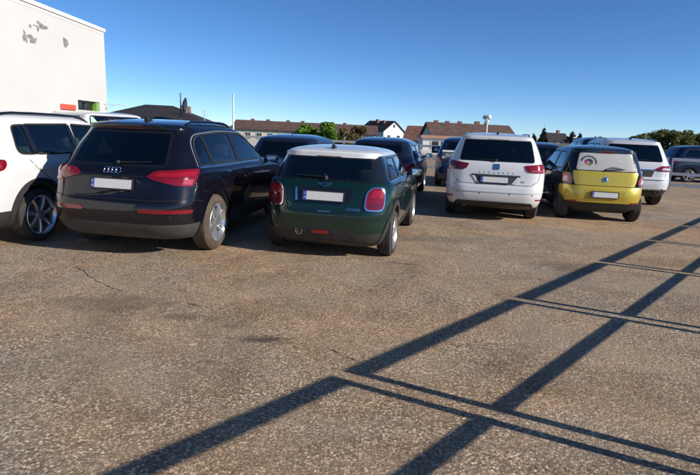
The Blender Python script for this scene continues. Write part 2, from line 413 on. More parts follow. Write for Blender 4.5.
        bm = bmesh.new(); tube(bm, [(g * (x - .09), y + .05, z - .05), (g * (x + .04), y + .04, z - .03)], .025, 8); from_bm('mirror_arm', bm, M['black'], o, smooth=True)
        return o
    def handle(s, mode, y, z, m, L_=.2):
        return s.patch('door_handle', fillet([(y - L_ / 2, z - .016), (y + L_ / 2, z - .014), (y + L_ / 2, z + .014), (y - L_ / 2, z + .016)], .014, 4), m, mode, off=.026, depth=.03, step=.05)
    def rail(s, y0, y1, z, x, m, side):
        bm = bmesh.new(); pts = []
        for t in np.linspace(0, 1, 12):
            y = y0 + (y1 - y0) * t; zt = s.top(x, y); lift = s.lift * min(1, min(t, 1 - t) * 9)
            pts.append((side * x, y, zt + lift))
        tube(bm, pts, .017, 8)
        return from_bm('roof_rail', bm, m, s.root, smooth=True)
    def top(s, x, y):
        """height of the roof above (x, y)"""
        for z in np.linspace(s.h.z[-1], s.h.z[-1] * .85, 60):
            h, c = s.h.ring(z)
            if h[0, 1] <= y <= h[-1, 1]:
                i = np.argmax(h[:, 0]); yy = h[:, 1]
                if np.interp(y, yy, h[:, 0]) >= abs(x): return z
        return s.h.z[-1] * .9
    def antenna(s, x, y, fin=True):
        z = s.top(x, y); bm = bmesh.new()
        if fin:
            vs = [(-.025, -.09, 0), (.025, -.09, 0), (.02, .10, 0), (-.02, .10, 0), (-.008, -.10, .055), (.008, -.10, .055), (.008, -.06, .06), (-.008, -.06, .06)]
            v = [bm.verts.new((x + a, y + b, z - .006 + c)) for a, b, c in vs]
            for f in ((0, 1, 5, 4), (1, 2, 6, 5), (2, 3, 7, 6), (3, 0, 4, 7), (4, 5, 6, 7), (3, 2, 1, 0)): bm.faces.new([v[i] for i in f])
        else:
            tube(bm, [(x, y, z - .005), (x, y, z + .02)], .018, 8, r2=.01); tube(bm, [(x, y, z + .015), (x, y - .05, z + .085)], .005, 6, r2=.003)
        return from_bm('antenna', bm, M['black'], s.root, smooth=True)
    def wiper(s, a0, z0, a1, z1, off=.02):
        bm = bmesh.new(); P = [s.h.off('rear', a0 + (a1 - a0) * t, z0 + (z1 - z0) * t, off)[0] for t in np.linspace(0, 1, 5)]
        tube(bm, P, .012, 6, r2=.006); o = from_bm('rear_wiper', bm, M['black'], s.root, smooth=True)
        bm = bmesh.new(); bmesh.ops.create_icosphere(bm, subdivisions=2, radius=.026, matrix=Matrix.Translation(Vector(P[0]))); from_bm('wiper_hub', bm, M['black'], o, smooth=True)
        return o
    def exhaust(s, x, z, r, y=None):
        y0 = s.h.at('rear', x, max(z, s.h.z[0]))[1] - .015 if y is None else y; bm = bmesh.new()
        lathe = [(0, r), (.0, r * .86), (.10, r * .84)]
        n = 16
        rings = [[bm.verts.new((x + rr * math.cos(2 * math.pi * k / n), y0 + d, z + rr * math.sin(2 * math.pi * k / n))) for k in range(n)] for d, rr in [(.25, r)] + lathe]
        for i in range(len(rings) - 1):
            for k in range(n): bm.faces.new((rings[i][k], rings[i][(k + 1) % n], rings[i + 1][(k + 1) % n], rings[i + 1][k]))
        bm.faces.new(rings[-1])
        return from_bm('exhaust_pipe', bm, M['chrome'], s.root, smooth=True)
    def seats(s, yr, yfr, ztop, m=None, half=.52, heads=3):
        m = m or M['seat']; bm = bmesh.new(); bbox(bm, -half - .1, half + .1, yr, yr + .16, .5, ztop - .17, .06, 3)
        r = from_bm('rear_seat', bm, m, s.root, smooth=True)
        for x in np.linspace(-half * .72, half * .72, heads):
            bm = bmesh.new(); bbox(bm, x - .13, x + .13, yr + .02, yr + .12, ztop - .15, ztop + .04, .045, 3); from_bm('headrest', bm, m, r, smooth=True)
        for x in (-.38, .38):
            bm = bmesh.new(); bbox(bm, x - .25, x + .25, yfr, yfr + .15, .5, ztop - .06, .06, 3); f = from_bm('front_seat', bm, m, s.root, smooth=True)
            bm = bmesh.new(); bbox(bm, x - .14, x + .14, yfr + .02, yfr + .12, ztop - .02, ztop + .17, .05, 3); from_bm('headrest', bm, m, f, smooth=True)
        bm = bmesh.new(); n = 20
        tube(bm, [(-.38 + .18 * math.cos(2 * math.pi * k / n), yfr + .62 + .05 * math.sin(2 * math.pi * k / n), ztop - .22 + .18 * math.sin(2 * math.pi * k / n)) for k in range(n + 1)], .014, 6, cap=False)
        from_bm('steering_wheel', bm, M['black'], s.root, smooth=True)
    def arch(s, yc, m, mode='R', r=None, width=.06, off=.010):
        r = r or s.tr + .055 + width / 2 - .006; zc = s.tr + .015; z0 = s.h.z[0] + .03
        a0 = math.asin(max(-1, min(1, (z0 - zc) / r)))
        pts = [(yc + r * math.cos(a), zc + r * math.sin(a)) for a in np.linspace(a0, math.pi - a0, 40)]
        return s.ribbon('wheel_arch', pts, width, m, mode, off=off, thick=.02)
    def rings_badge(s, a, z, r, gap):
        p0, n = s.h.off('rear', a, z, .006); bm = bmesh.new(); N_ = 20
        for i in range(4):
            cx = (i - 1.5) * gap
            p, nn = s.h.off('rear', a + cx, z, .008)
            pts = [s.h.off('rear', a + cx + r * math.cos(2 * math.pi * k / N_), z + r * math.sin(2 * math.pi * k / N_), .008 + .001 * (i % 2))[0] for k in range(N_ + 1)]
            tube(bm, pts, .0065, 6, cap=False)
        return from_bm('badge', bm, M['chrome'], s.root, smooth=True)
    def disc_badge(s, a, z, r, m, off=.008, parent=None, name='badge', thick=.012):
        return s.patch(name, [(a + r * math.cos(2 * math.pi * k / 20), z + r * math.sin(2 * math.pi * k / 20)) for k in range(20)], m, 'rear', off=off, depth=thick, step=.3, parent=parent)

WHEELS = {}
def wheel_meshes(r, w, style, mtyre, rim):
    key = (r, w, style, mtyre.name, rim.name)
    if key in WHEELS: return WHEELS[key]
    n_sp, rr_k, double = {'ten': (5, .70, True), 'seven': (7, .76, False), 'multi': (8, .72, False), 'five': (5, .70, False), 'six': (6, .68, True)}[style]
    rr = r * rr_k; h = w / 2
    bm = bmesh.new()
    prof = [(-h + .012, rr - .012), (-h, rr + .012), (-h - .006, (rr + r) / 2), (-h + .006, r - .03), (-h + .03, r - .006)]
    g = [-.5, -.18, .18, .5]; 
    for q in g: prof += [(q * w * .62 - .006, r), (q * w * .62 - .004, r - .008), (q * w * .62 + .004, r - .008), (q * w * .62 + .006, r)]
    prof += [(h - .03, r - .006), (h - .006, r - .03), (h + .006, (rr + r) / 2), (h, rr + .012), (h - .012, rr - .012)]
    lathe_x(bm, prof, 56)
    bmesh.ops.recalc_face_normals(bm, faces=bm.faces); tm = bpy.data.meshes.new('tyre'); bm.to_mesh(tm); bm.free(); tm.materials.append(mtyre)
    tm.polygons.foreach_set('use_smooth', [True] * len(tm.polygons)); tm.set_sharp_from_angle(angle=R(50))
    bm = bmesh.new(); lathe_x(bm, [(h - .004, rr - .004), (h + .002, rr - .012), (h - .014, rr - .024), (h - .05, rr - .045), (-h + .03, rr - .05), (-h + .01, rr - .005)], 48)
    xo = h - .012                                         # outer face of the spokes
    def spoke(a, w0, w1):
        ca, sa = math.cos(a), math.sin(a); q = []
        for rad, ww, xx in ((rr * .16, w0, xo - .018), (rr * .55, (w0 + w1) / 2 * .9, xo - .004), (rr - .02, w1, xo - .012)):
            for sx, dx in ((-1, 0), (-.6, .012), (.6, .012), (1, 0)):
                q.append(bm.verts.new((xx + dx - .012, rad * ca - sx * ww * sa, rad * sa + sx * ww * ca)))
            for sx in (1, -1):
                q.append(bm.verts.new((xx - .05, rad * ca - sx * ww * sa, rad * sa + sx * ww * ca)))
        for i in range(2):
            for k in range(6): bm.faces.new((q[i * 6 + k], q[i * 6 + (k + 1) % 6], q[(i + 1) * 6 + (k + 1) % 6], q[(i + 1) * 6 + k]))
    for k in range(n_sp):
        a = 2 * math.pi * k / n_sp
        if double:
            for da in (-.16, .16): spoke(a + da, .014, .018)
        else: spoke(a, .022, .030 if style != 'multi' else .022)
    lathe_x(bm, [(xo + .006, .0005), (xo + .006, rr * .12), (xo - .006, rr * .22), (xo - .05, rr * .24)], 24)
    bmesh.ops.recalc_face_normals(bm, faces=bm.faces); rm = bpy.data.meshes.new('wheel'); bm.to_mesh(rm); bm.free(); rm.materials.append(rim)
    rm.polygons.foreach_set('use_smooth', [True] * len(rm.polygons)); rm.set_sharp_from_angle(angle=R(40))
    bm = bmesh.new(); lathe_x(bm, [(h - .075, .0005), (h - .075, rr * .74), (h - .10, rr * .74), (h - .10, rr * .95), (-h + .02, rr * .95)], 32)
    dm = bpy.data.meshes.new('brake_disc'); bmesh.ops.recalc_face_normals(bm, faces=bm.faces); bm.to_mesh(dm); bm.free(); dm.materials.append(M['dark_steel'])
    WHEELS[key] = (rm, tm, dm)
    return WHEELS[key]

# ------------------------------------------------------------------ the setting: deck, terrain, wall building, railings
def deck_material():
    m, N, L, b = nmat('worn_aggregate_asphalt')
    tc = N.new('ShaderNodeTexCoord'); co = tc.outputs['Object']
    def noise(sc, det=5, rough=.55, dist=0):
        n = N.new('ShaderNodeTexNoise'); n.inputs['Scale'].default_value = sc; n.inputs['Detail'].default_value = det; n.inputs['Roughness'].default_value = rough; n.inputs['Distortion'].default_value = dist
        L.new(co, n.inputs['Vector']); return n.outputs['Fac']
    def ramp(f, stops):
        r = N.new('ShaderNodeValToRGB'); e = r.color_ramp.elements
        while len(e) < len(stops): e.new(.5)
        for q, (p, c) in zip(e, stops): q.position = p; q.color = (*c, 1)
        L.new(f, r.inputs['Fac']); return r.outputs['Color']
    def mix(f, a, c, mode='MIX'):
        x = N.new('ShaderNodeMix'); x.data_type = 'RGBA'; x.blend_type = mode
        if isinstance(f, (int, float)): x.inputs[0].default_value = f
        else: L.new(f, x.inputs[0])
        for q, v in ((6, a), (7, c)):
            if isinstance(v, tuple): x.inputs[q].default_value = (*v, 1)
            else: L.new(v, x.inputs[q])
        return x.outputs[2]
    v = N.new('ShaderNodeTexVoronoi'); v.inputs['Scale'].default_value = 70; v.inputs['Randomness'].default_value = 1
    L.new(co, v.inputs['Vector'])
    sep = N.new('ShaderNodeSeparateColor'); L.new(v.outputs['Color'], sep.inputs[0])
    stone = ramp(sep.outputs[0], [(0, (.085, .068, .053)), (.28, (.20, .163, .124)), (.58, (.34, .283, .218)), (.82, (.50, .425, .335)), (1, (.70, .63, .53))])
    v2 = N.new('ShaderNodeTexVoronoi'); v2.inputs['Scale'].default_value = 125; L.new(co, v2.inputs['Vector'])
    s2 = N.new('ShaderNodeSeparateColor'); L.new(v2.outputs['Color'], s2.inputs[0])
    grit = ramp(s2.outputs[1], [(0, (.10, .082, .065)), (.5, (.29, .237, .18)), (1, (.58, .49, .39))])
    col = mix(ramp(noise(5, 4), [(.40, (0, 0, 0)), (.66, (.7, .7, .7))]), stone, grit)
    # binder showing between the stones
    gapm = ramp(v.outputs['Distance'], [(.36, (0, 0, 0)), (.80, (.9, .9, .9))])
    col = mix(gapm, col, (.155, .126, .097))
    # broad sandy, tarry, cool and worn-pale areas tint the stones, which stay visible through them
    big = noise(.30, 7, .66, .8); col = mix(1.0, col, ramp(big, [(.36, (.98, .98, .99)), (.60, (1.30, 1.07, .80))]), 'MULTIPLY')
    mid = noise(.95, 8, .70, 1.1); col = mix(1.0, col, ramp(mid, [(.44, (1.12, 1.12, 1.12)), (.68, (.70, .66, .64))]), 'MULTIPLY')
    cool = noise(.55, 6, .65, .5); col = mix(1.0, col, ramp(cool, [(.42, (1, 1, 1)), (.66, (.90, .93, .97))]), 'MULTIPLY')
    pale = noise(1.7, 8, .72, .4); col = mix(1.0, col, ramp(pale, [(.50, (1, 1, 1)), (.72, (1.38, 1.32, 1.24))]), 'MULTIPLY')
    dust = noise(.8, 5, .6, .3); col = mix(ramp(dust, [(.46, (.05, .05, .05)), (.66, (.50, .50, .50))]), col, (.34, .265, .185))
    fine = noise(55, 5, .75); col = mix(.8, col, ramp(fine, [(.30, (.46, .44, .415)), (.70, (1.60, 1.54, 1.455))]), 'MULTIPLY')
    # oil and tar blots with a place of their own
    for x, y, rx, ry, k in [(-.62, 3.75, .32, .10, .8), (-2.0, 4.4, .75, .32, .45), (-1.35, 4.15, .28, .12, .5), (1.2, 8.1, 1.3, .5, .35), (-4.4, 3.9, .7, .35, .4), (2.9, 6.6, .6, .35, .4), (4.6, 7.2, .9, .5, .35)]:
        mp = N.new('ShaderNodeMapping'); mp.inputs['Location'].default_value = (-x / rx, -y / ry, 0); mp.inputs['Scale'].default_value = (1 / rx, 1 / ry, 0); L.new(co, mp.inputs['Vector'])
        ad = N.new('ShaderNodeVectorMath'); ad.operation = 'ADD'; nz = N.new('ShaderNodeTexNoise'); nz.inputs['Scale'].default_value = 7; nz.inputs['Detail'].default_value = 5; L.new(co, nz.inputs['Vector'])
        sb = N.new('ShaderNodeVectorMath'); sb.operation = 'MULTIPLY_ADD'; sb.inputs[1].default_value = (1.9, 1.9, 0); sb.inputs[2].default_value = (-.95, -.95, 0); L.new(nz.outputs['Color'], sb.inputs[0])
        L.new(mp.outputs[0], ad.inputs[0]); L.new(sb.outputs[0], ad.inputs[1])
        ln = N.new('ShaderNodeVectorMath'); ln.operation = 'LENGTH'; L.new(ad.outputs[0], ln.inputs[0])
        col = mix(ramp(ln.outputs['Value'], [(.25, (k, k, k)), (.95, (0, 0, 0))]), col, (.045, .034, .026))
    L.new(col, b.inputs['Base Color']); b.inputs['Roughness'].default_value = .88; b.inputs['Specular IOR Level'].default_value = .3
    # relief
    h1 = N.new('ShaderNodeMath'); h1.operation = 'MULTIPLY_ADD'; h1.inputs[1].default_value = -1.0; h1.inputs[2].default_value = 1.0; L.new(v.outputs['Distance'], h1.inputs[0])
    h2 = N.new('ShaderNodeMath'); h2.operation = 'MULTIPLY_ADD'; h2.inputs[1].default_value = .5; L.new(fine, h2.inputs[0]); L.new(h1.outputs[0], h2.inputs[2])
    bp = N.new('ShaderNodeBump'); bp.inputs['Strength'].default_value = .45; bp.inputs['Distance'].default_value = .006; L.new(h2.outputs[0], bp.inputs['Height'])
    b2 = N.new('ShaderNodeBump'); b2.inputs['Strength'].default_value = .5; b2.inputs['Distance'].default_value = .02; L.new(mid, b2.inputs['Height']); L.new(bp.outputs['Normal'], b2.inputs['Normal'])
    L.new(b2.outputs['Normal'], b.inputs['Normal'])
    return m
DECK = deck_material()
dk = [(-12.9, -9), (-8.2, -9), (16.75, 18.0), (19.5, 16.6), (46, 16.6), (46, 48), (-12.9, 48)]
deck = obj('parking_deck', [(x, y, 0) for x, y in dk] + [(x, y, -.6) for x, y in dk], [tuple(range(7))] + [(i, i + 7, (i + 1) % 7 + 7, (i + 1) % 7) for i in range(7)], DECK)
deck['kind'] = 'structure'
def crack(pts, w):
    vs = []; fs = []; P = []
    for (a, b) in zip(pts[:-1], pts[1:]):
        n = 9
        for i in range(n): P.append(Vector(a).lerp(Vector(b), i / n) + Vector((random.uniform(-.012, .012), random.uniform(-.012, .012))))
    P.append(Vector(pts[-1]))
    for i, p in enumerate(P):
        d = (P[min(i + 1, len(P) - 1)] - P[max(i - 1, 0)]).normalized(); nrm = Vector((-d.y, d.x)); ww = w * random.uniform(.35, 1) * (1 if 0 < i < len(P) - 1 else .1)
        vs += [(*(p + nrm * ww), .004), (*(p - nrm * ww), .004)]
    for i in range(len(P) - 1): fs.append((2 * i, 2 * i + 1, 2 * i + 3, 2 * i + 2))
    return obj('crack', vs, fs, mat('tar_crack', (.05, .04, .032), .9), deck)
CRACKS = [([(-3.0, 5.55), (-2.55, 5.05), (-2.12, 4.72)], .005), ([(-1.45, 4.5), (-1.3, 4.42)], .006), ([(-.12, 3.62), (.12, 3.42)], .006), ([(1.9, 9.2), (2.6, 9.0)], .006), ([(.45, 6.4), (.95, 6.28)], .006)]
for c_, w_ in CRACKS: crack(c_, w_)

terr = obj('terrain', [(-3000, -400, -7), (3000, -400, -7), (3000, 4500, -7), (-3000, 4500, -7)], [(0, 1, 2, 3)], mat('town_ground', (.085, .095, .055), .95, noise=.4, nscale=.02))
terr['kind'] = 'structure'

# white rendered hall along the left side of the deck
PLASTER = mat('white_render', (.565, .555, .53), .85, noise=.05, nscale=.5, bump=.05, bscale=40)
def hall():
    root = tag(empty('hall', (-12.11, 26.0, 0), 0), 'tall white rendered hall with a metal-capped parapet along the left side', 'building')
    k = .022                                  # the wall runs almost along the view
    def W(d, z, out=0): return (-k * d + out, -d, z)       # d metres towards the viewer from the far corner
    wz = (2.06, 2.48); wd = (.70, 2.62)       # window opening
    # wall: pieces round the opening, 0.3 thick
    bm = bmesh.new()
    def slab(d0, d1, z0, z1, o0=-.30, o1=0.0, b=bm):
        v = [b.verts.new(W(d, z, o)) for d, z, o in ((d0, z0, o0), (d1, z0, o0), (d1, z1, o0), (d0, z1, o0), (d0, z0, o1), (d1, z0, o1), (d1, z1, o1), (d0, z1, o1))]
        for f in ((0, 1, 2, 3), (7, 6, 5, 4), (0, 4, 5, 1), (1, 5, 6, 2), (2, 6, 7, 3), (3, 7, 4, 0)): b.faces.new([v[i] for i in f])
    slab(0, wd[0], 0, 5.80); slab(wd[1], 35, 0, 5.80); slab(wd[0], wd[1], 0, wz[0]); slab(wd[0], wd[1], wz[1], 5.80)
    from_bm('wall', bm, PLASTER, root)
    box('rear_wall', -14, -.302, -.30, -.002, 0, 5.80, PLASTER, root)
    box('roof', -14, -.31, -35, -.31, 5.35, 5.5, mat('roof_felt', (.10, .10, .10), .9), root)
    bm = bmesh.new(); slab(-.06, 35, 5.80, 5.90, -.36, .06, bm); slab(-.06, 35, 5.755, 5.80, .003, .05, bm); from_bm('parapet_cap', bm, mat('white_metal', (.78, .77, .74), .45), root)
    bm = bmesh.new(); slab(.0, 35, 5.60, 5.615, .0005, .004, bm); from_bm('render_joint', bm, mat('joint', (.45, .43, .40), .9), root)
    # recessed window with a green jamb
    bm = bmesh.new(); slab(wd[0], wd[1], wz[0], wz[1], -.29, -.24, bm); w = from_bm('window', bm, mat('window_dark', (.012, .012, .012), .15, coat=.5), root)
    bm = bmesh.new(); slab(wd[0] + .01, wd[0] + .24, wz[0] + .005, wz[1] - .005, -.235, -.06, bm); from_bm('green_jamb', bm, mat('green_paint', (.16, .34, .05), .6), w)
    bm = bmesh.new(); slab(wd[0] + .28, wd[1] - .01, wz[1] - .075, wz[1] - .005, -.235, -.12, bm); from_bm('window_head', bm, mat('frame_dark', (.05, .05, .05), .5), w)
    bm = bmesh.new(); slab((wd[0] + wd[1]) / 2 - .04, (wd[0] + wd[1]) / 2 + .04, wz[0] + .005, wz[1] - .08, -.235, -.18, bm); from_bm('mullion', bm, MATS['frame_dark'], w)
    # grey blotches where something was taken off the wall: several uneven smears each
    stain = mat('grey_smear', (.25, .245, .235), .9, noise=.5, nscale=9)
    def blob(d, z, rd, rz, seed, spikes=.35):
        r_ = random.Random(seed); vs = [W(d, z, .006)]; n = 22; ph = [r_.uniform(0, 6) for _ in range(4)]
        for i in range(n):
            a = 2 * math.pi * i / n; q = 1 + spikes * (math.sin(2 * a + ph[0]) * .5 + math.sin(3 * a + ph[1]) * .45 + math.sin(5 * a + ph[2]) * .3) + r_.uniform(-.1, .1)
            vs.append(W(d + rd * q * math.cos(a), z + rz * q * math.sin(a), .004))
        f = [(0, 1 + i, 1 + (i + 1) % n) for i in range(n)]
        obj('smear', vs, f, stain, root)
    for a in WALL_MARKS: blob(*a)
    # an outdoor arm at the corner
    bm = bmesh.new(); tube(bm, [(.0, -.25, 2.42), (.45, -.22, 2.44), (.95, -.1, 2.40)], .018, 6); tube(bm, [(.0, -.25, 2.22), (.5, -.22, 2.40)], .014, 6); from_bm('wall_bracket', bm, M['galv'], root)
    return root, W
WALL_MARKS = [(4.87, 5.09, .26, .13, 1, .55), (5.55, 4.50, .27, .13, 2, .5), (5.98, 4.52, .09, .24, 3, .6), (5.61, 4.95, .07, .07, 4, .3), (5.25, 5.03, .26, .018, 5, .3), (5.15, 4.93, .07, .10, 8, .4), (3.31, 4.74, .22, .16, 6, .25)]
hall_root, HW = hall()
# red sign and the dark red bar below it
def wall_point(d, z, out): v = HW(d, z, out); return Vector(v) + Vector((-12.11, 26.0, 0))
def wall_panel(name, d0, d1, z0, z1, m, label, cat, th=.05):
    root = empty(name, wall_point((d0 + d1) / 2, z0, .0)); a = math.atan(.022)
    root.rotation_euler = (0, 0, -a)
    bm = bmesh.new(); bbox(bm, .012, .012 + th, -(d1 - d0) / 2, (d1 - d0) / 2, 0, z1 - z0, .008, 1); f = from_bm('sign_face', bm, m, root)
    for yy in (-(d1 - d0) * .38, (d1 - d0) * .38): box('bracket', -.02, .02, yy - .03, yy + .03, .015, z1 - z0 - .015, M['galv'], root)
    return tag(root, label, cat), f
sg, sf = wall_panel('wall_sign', 2.9, 4.0, 2.02, 2.24, mat('sign_red', (.62, .09, .045), .55, noise=.12, nscale=6), 'red rectangular sign on the white hall wall beside the dark window', 'sign')
sb, sf2 = wall_panel('wall_lamp_strip', 3.15, 4.5, 1.85, 1.91, mat('strip_red', (.22, .045, .04), .5), 'thin dark red bar on the white hall wall below the red sign', 'sign')

# railings: flat double posts, three rails
def railing(name, posts, label, h=(1.2, .735, .205), thick=.066, gap=.085, metal='galv'):
    root = tag(empty(name, (*posts[0], 0)), label, 'railing'); o = Vector((*posts[0], 0))
    P = [Vector((*p, 0)) - o for p in posts]
    for i, p in enumerate(P):
        d = (P[min(i + 1, len(P) - 1)] - P[max(i - 1, 0)]).normalized(); n = Vector((-d.y, d.x, 0))
        bm = bmesh.new()
        for sgn in (-gap, gap):
            bm2 = bmesh.new(); bbox(bm2, -.026, .026, -.025, .025, 0, h[0] - thick / 2 - .002)
            me = bpy.data.meshes.new('t'); bm2.to_mesh(me); bm2.free(); bb = bmesh.new(); bb.from_mesh(me); 
            bmesh.ops.transform(bb, matrix=Matrix.Translation(p + d * sgn) @ Matrix.Rotation(math.atan2(d.y, d.x), 4, 'Z'), verts=bb.verts)
            bb.to_mesh(me); bb.free(); bm.from_mesh(me); bpy.data.meshes.remove(me)
        bb = bmesh.new(); bbox(bb, -.11, .11, -.09, .09, .001, .016); bmesh.ops.transform(bb, matrix=Matrix.Translation(p) @ Matrix.Rotation(math.atan2(d.y, d.x), 4, 'Z'), verts=bb.verts)
        me = bpy.data.meshes.new('t'); bb.to_mesh(me); bb.free(); bm.from_mesh(me); bpy.data.meshes.remove(me)
        from_bm('post', bm, M[metal], root)
    for z, kind in zip(h, ('top', 'mid', 'mid')):
        t = thick / 2
        prof = [(-.026, -t), (.026, -t), (.032, 0), (.026, t), (-.026, t), (-.032, 0)] if kind == 'top' else [(.032, -t), (.044, -t * .5), (.036, 0), (.044, t * .5), (.032, t), (.026, t), (.026, -t)]
        for a_, b_ in zip(P[:-1], P[1:]):                      # one rail for each bay, ending at its own posts
            bm = bmesh.new(); d = (b_ - a_).normalized(); n = Vector((-d.y, d.x, 0)); rings = []
            for p in (a_ + d * (gap - .03), b_ - d * (gap - .03)): rings.append([bm.verts.new(p + n * u + Vector((0, 0, z + v))) for u, v in prof])
            for k in range(len(prof)): bm.faces.new((rings[0][k], rings[0][(k + 1) % len(prof)], rings[1][(k + 1) % len(prof)], rings[1][k]))
            bm.faces.new(rings[0][::-1]); bm.faces.new(rings[1])
            from_bm('rail', bm, M[metal], root)
    return root
E0 = Vector((2.29, 2.12)); ED = Vector((.679, .734)) * 2.54
side_posts = [tuple(E0 + ED * k) for k in range(-4, 9)]
railing('side_railing', side_posts, 'galvanised three-rail railing along the right edge of the deck, seen by its shadow')
CORN = Vector(side_posts[-1]) + Vector((.25, .5)); FD = Vector((-.891, .454)) * 2.5
railing('far_railing', [tuple(CORN + FD * k) for k in range(0, 13)], 'galvanised railing with paired posts across the deck behind the parked cars', h=(1.15, .62, .2), thick=.11, metal='sunlit_galv')

# ------------------------------------------------------------------ the cars
def sym(car, fn):
    for g in (1, -1): fn(g)
def neg(pts, g): return [(a * g, z) for a, z in pts] if g > 0 else [(a * g, z) for a, z in pts][::-1]

# columns of the ring tables: z, rear y, front y, half width, rear corner (x, y), front corner (x, y)
# ---------------- black SUV
Q = Car('black_suv', [
    (.24, -.74, 3.45, .80, .42, .34, .40, .40), (.30, -.83, 3.58, .86, .46, .36, .45, .45), (.44, -.915, 3.68, .915, .50, .40, .5, .5), (.52, -.925, 3.70, .93, .50, .42, .5, .5),
    (.66, -.915, 3.70, .942, .50, .42, .5, .5), (.735, -.885, 3.66, .947, .50, .42, .5, .5), (.86, -.85, 3.50, .948, .50, .44, .5, .5), (.97, -.825, 3.1, .940, .48, .45, .5, .45), (1.04, -.79, 2.6, .925, .46, .46, .5, .4), (1.09, -.75, 2.30, .885, .42, .44, .5, .35),
    (1.28, -.61, 1.98, .812, .36, .40, .45, .3), (1.46, -.46, 1.68, .725, .32, .36, .40, .3), (1.52, -.43, 1.56, .69, .30, .32, .4, .3), (1.555, -.44, 1.46, .66, .32, .30, .4, .3), (1.585, -.37, 1.32, .61, .34, .34, .4, .3), (1.615, -.16, 1.15, .54, .36, .40, .4, .4), (1.638, .15, .98, .42, .36, .36, .36, .36), (1.650, .42, .82, .22, .2, .2, .2, .2)],
    (-2.65, 6.85), 9.0, 'black SUV with four chrome rings on its tailgate, parked second from the left', crown=.07, bul=.03)
Q.wheels(2.807, 1.617, .362, .235, 'ten', M['tyre_dusty'])
BLACK = paint('black_metallic', (.004, .004, .009), .1, .3, dust=.012, coat_ior=1.5)
rw = fillet([(-.60, 1.10), (.60, 1.10), (.535, 1.485), (-.535, 1.485)], .05)
Q.window('rear', rw, M['glass_dark'], 'rear_window', seal=.03, seal_mat=M['gloss_black'])
dlo = [fillet([(-.36, 1.105), (-.03, 1.11), (-.06, 1.47), (-.20, 1.45), (-.33, 1.33)], [.05, .03, .03, .1, .12]),
       fillet([(.02, 1.11), (.82, 1.115), (.84, 1.50), (.60, 1.505), (-.01, 1.48)], .035), fillet([(.90, 1.115), (1.98, 1.125), (1.86, 1.20), (1.52, 1.43), (1.25, 1.49), (.92, 1.50)], .04)]
for side in 'RL':
    for o_, nm in zip(dlo, ('quarter_window', 'door_window', 'door_window')): Q.window(side, o_, M['glass_mid'] if nm == 'door_window' else M['glass_dark'], nm, seal=.02)
    Q.ribbon('window_trim', [(-.40, 1.085), (2.05, 1.10)], .022, M['chrome'], side, off=.008, thick=.008)
    Q.ribbon('window_trim', fillet([(-.415, 1.09), (-.375, 1.33), (-.23, 1.475), (.5, 1.525), (1.28, 1.515), (1.58, 1.44), (2.04, 1.13)], [0, .12, .14, .2, .1, .1, 0]), .011, M['silver'], side, off=.006, thick=.006)
Q.window('front', fillet([(-.66, 1.14), (.66, 1.14), (.56, 1.50), (-.56, 1.50)], .06), M['glass_teal'], 'windscreen')
Q.body(BLACK, zones=[(.0, .44, M['cladding'])], cowl=2.1)
for g in (1, -1):
    l = Q.patch('tail_light', fillet(neg([(.40, .975), (.50, 1.045), (.78, 1.066), (1.04, 1.072), (1.01, .965), (.95, .88), (.78, .888), (.55, .935)], g), .02), M['red'], off=.014, depth=.03)
    Q.patch('lamp_element', fillet(neg([(.50, .985), (.54, 1.022), (.99, 1.05), (.98, 1.005), (.72, .985)], g), .012), M['bright_red'], off=.017, depth=.004, parent=l)
    Q.patch('lamp_element', fillet(neg([(.82, .905), (.935, .90), (.96, .96), (.84, .965)], g), .01), M['pink'], off=.0165, depth=.004, parent=l)
    Q.patch('reflector', fillet(neg([(.36, .572), (.98, .572), (1.0, .616), (.40, .620), (.34, .60)], g), .012), M['red'], off=.010, depth=.02)
Q.patch('plate_recess', fillet([(-.36, .795), (.36, .795), (.31, .965), (-.31, .965)], .03), BLACK, off=.006, depth=.012)
Q.patch('tailgate_lip', fillet([(-.44, .968), (.44, .968), (.42, .985), (-.42, .985)], .005), M['gloss_black'], off=.018, depth=.03)
Q.plate(.882)
Q.rings_badge(-.02, 1.033, .033, .049)
Q.ribbon('tailgate_gap', [(-1.03, .90), (-.97, .80), (-.88, .735), (-.6, .715), (.6, .715), (.88, .735), (.97, .80), (1.03, .90)], .009, M['gap'], off=.0015)
for side in 'RL':
    Q.ribbon('door_gap', [(-.02, 1.08), (.03, .98), (.30, .76), (.42, .60), (.44, .36)], .008, M['gap'], side, off=.0012)
    Q.ribbon('door_gap', [(.87, 1.09), (.90, .8), (.90, .36)], .008, M['gap'], side, off=.0012)
    Q.ribbon('door_gap', [(2.0, 1.06), (2.08, .8), (2.05, .36)], .008, M['gap'], side, off=.0012)
    Q.handle(side, .18, .965, BLACK); Q.handle(side, 1.15, .97, BLACK)
    for yc in (0, 2.807): Q.arch(yc, BLACK, side, width=.05, off=.008)
    Q.ribbon('sill', [(.50, .34), (2.32, .34)], .13, M['cladding'], side, off=.012, thick=.02)
    Q.ribbon('body_crease', [(-.55, 1.02), (.4, 1.005), (2.4, .985)], .018, BLACK, side, off=.006, thick=.008)
Q.patch('spoiler', fillet([(-.60, 1.515), (.60, 1.515), (.62, 1.558), (-.62, 1.558)], .02), BLACK, off=.016, depth=.03)
Q.patch('brake_light', fillet([(-.18, 1.52), (.18, 1.52), (.18, 1.534), (-.18, 1.534)], .006), M['dark_red'], off=.028, depth=.01)
for g in (1, -1): Q.rail(-.15, 1.25, 0, .57, M['gloss_black'], g); Q.mirror(2.02, 1.12, .90, BLACK, g)
for a in (-.72, -.30, .30, .72): Q.disc_badge(a, .53, .013, M['black'], off=.003, name='parking_sensor', thick=.004)
Q.patch('fuel_flap', fillet([(-.44, .80), (-.24, .80), (-.24, .97), (-.44, .97)], .03), M['gap'], 'R', off=.001, depth=.003)
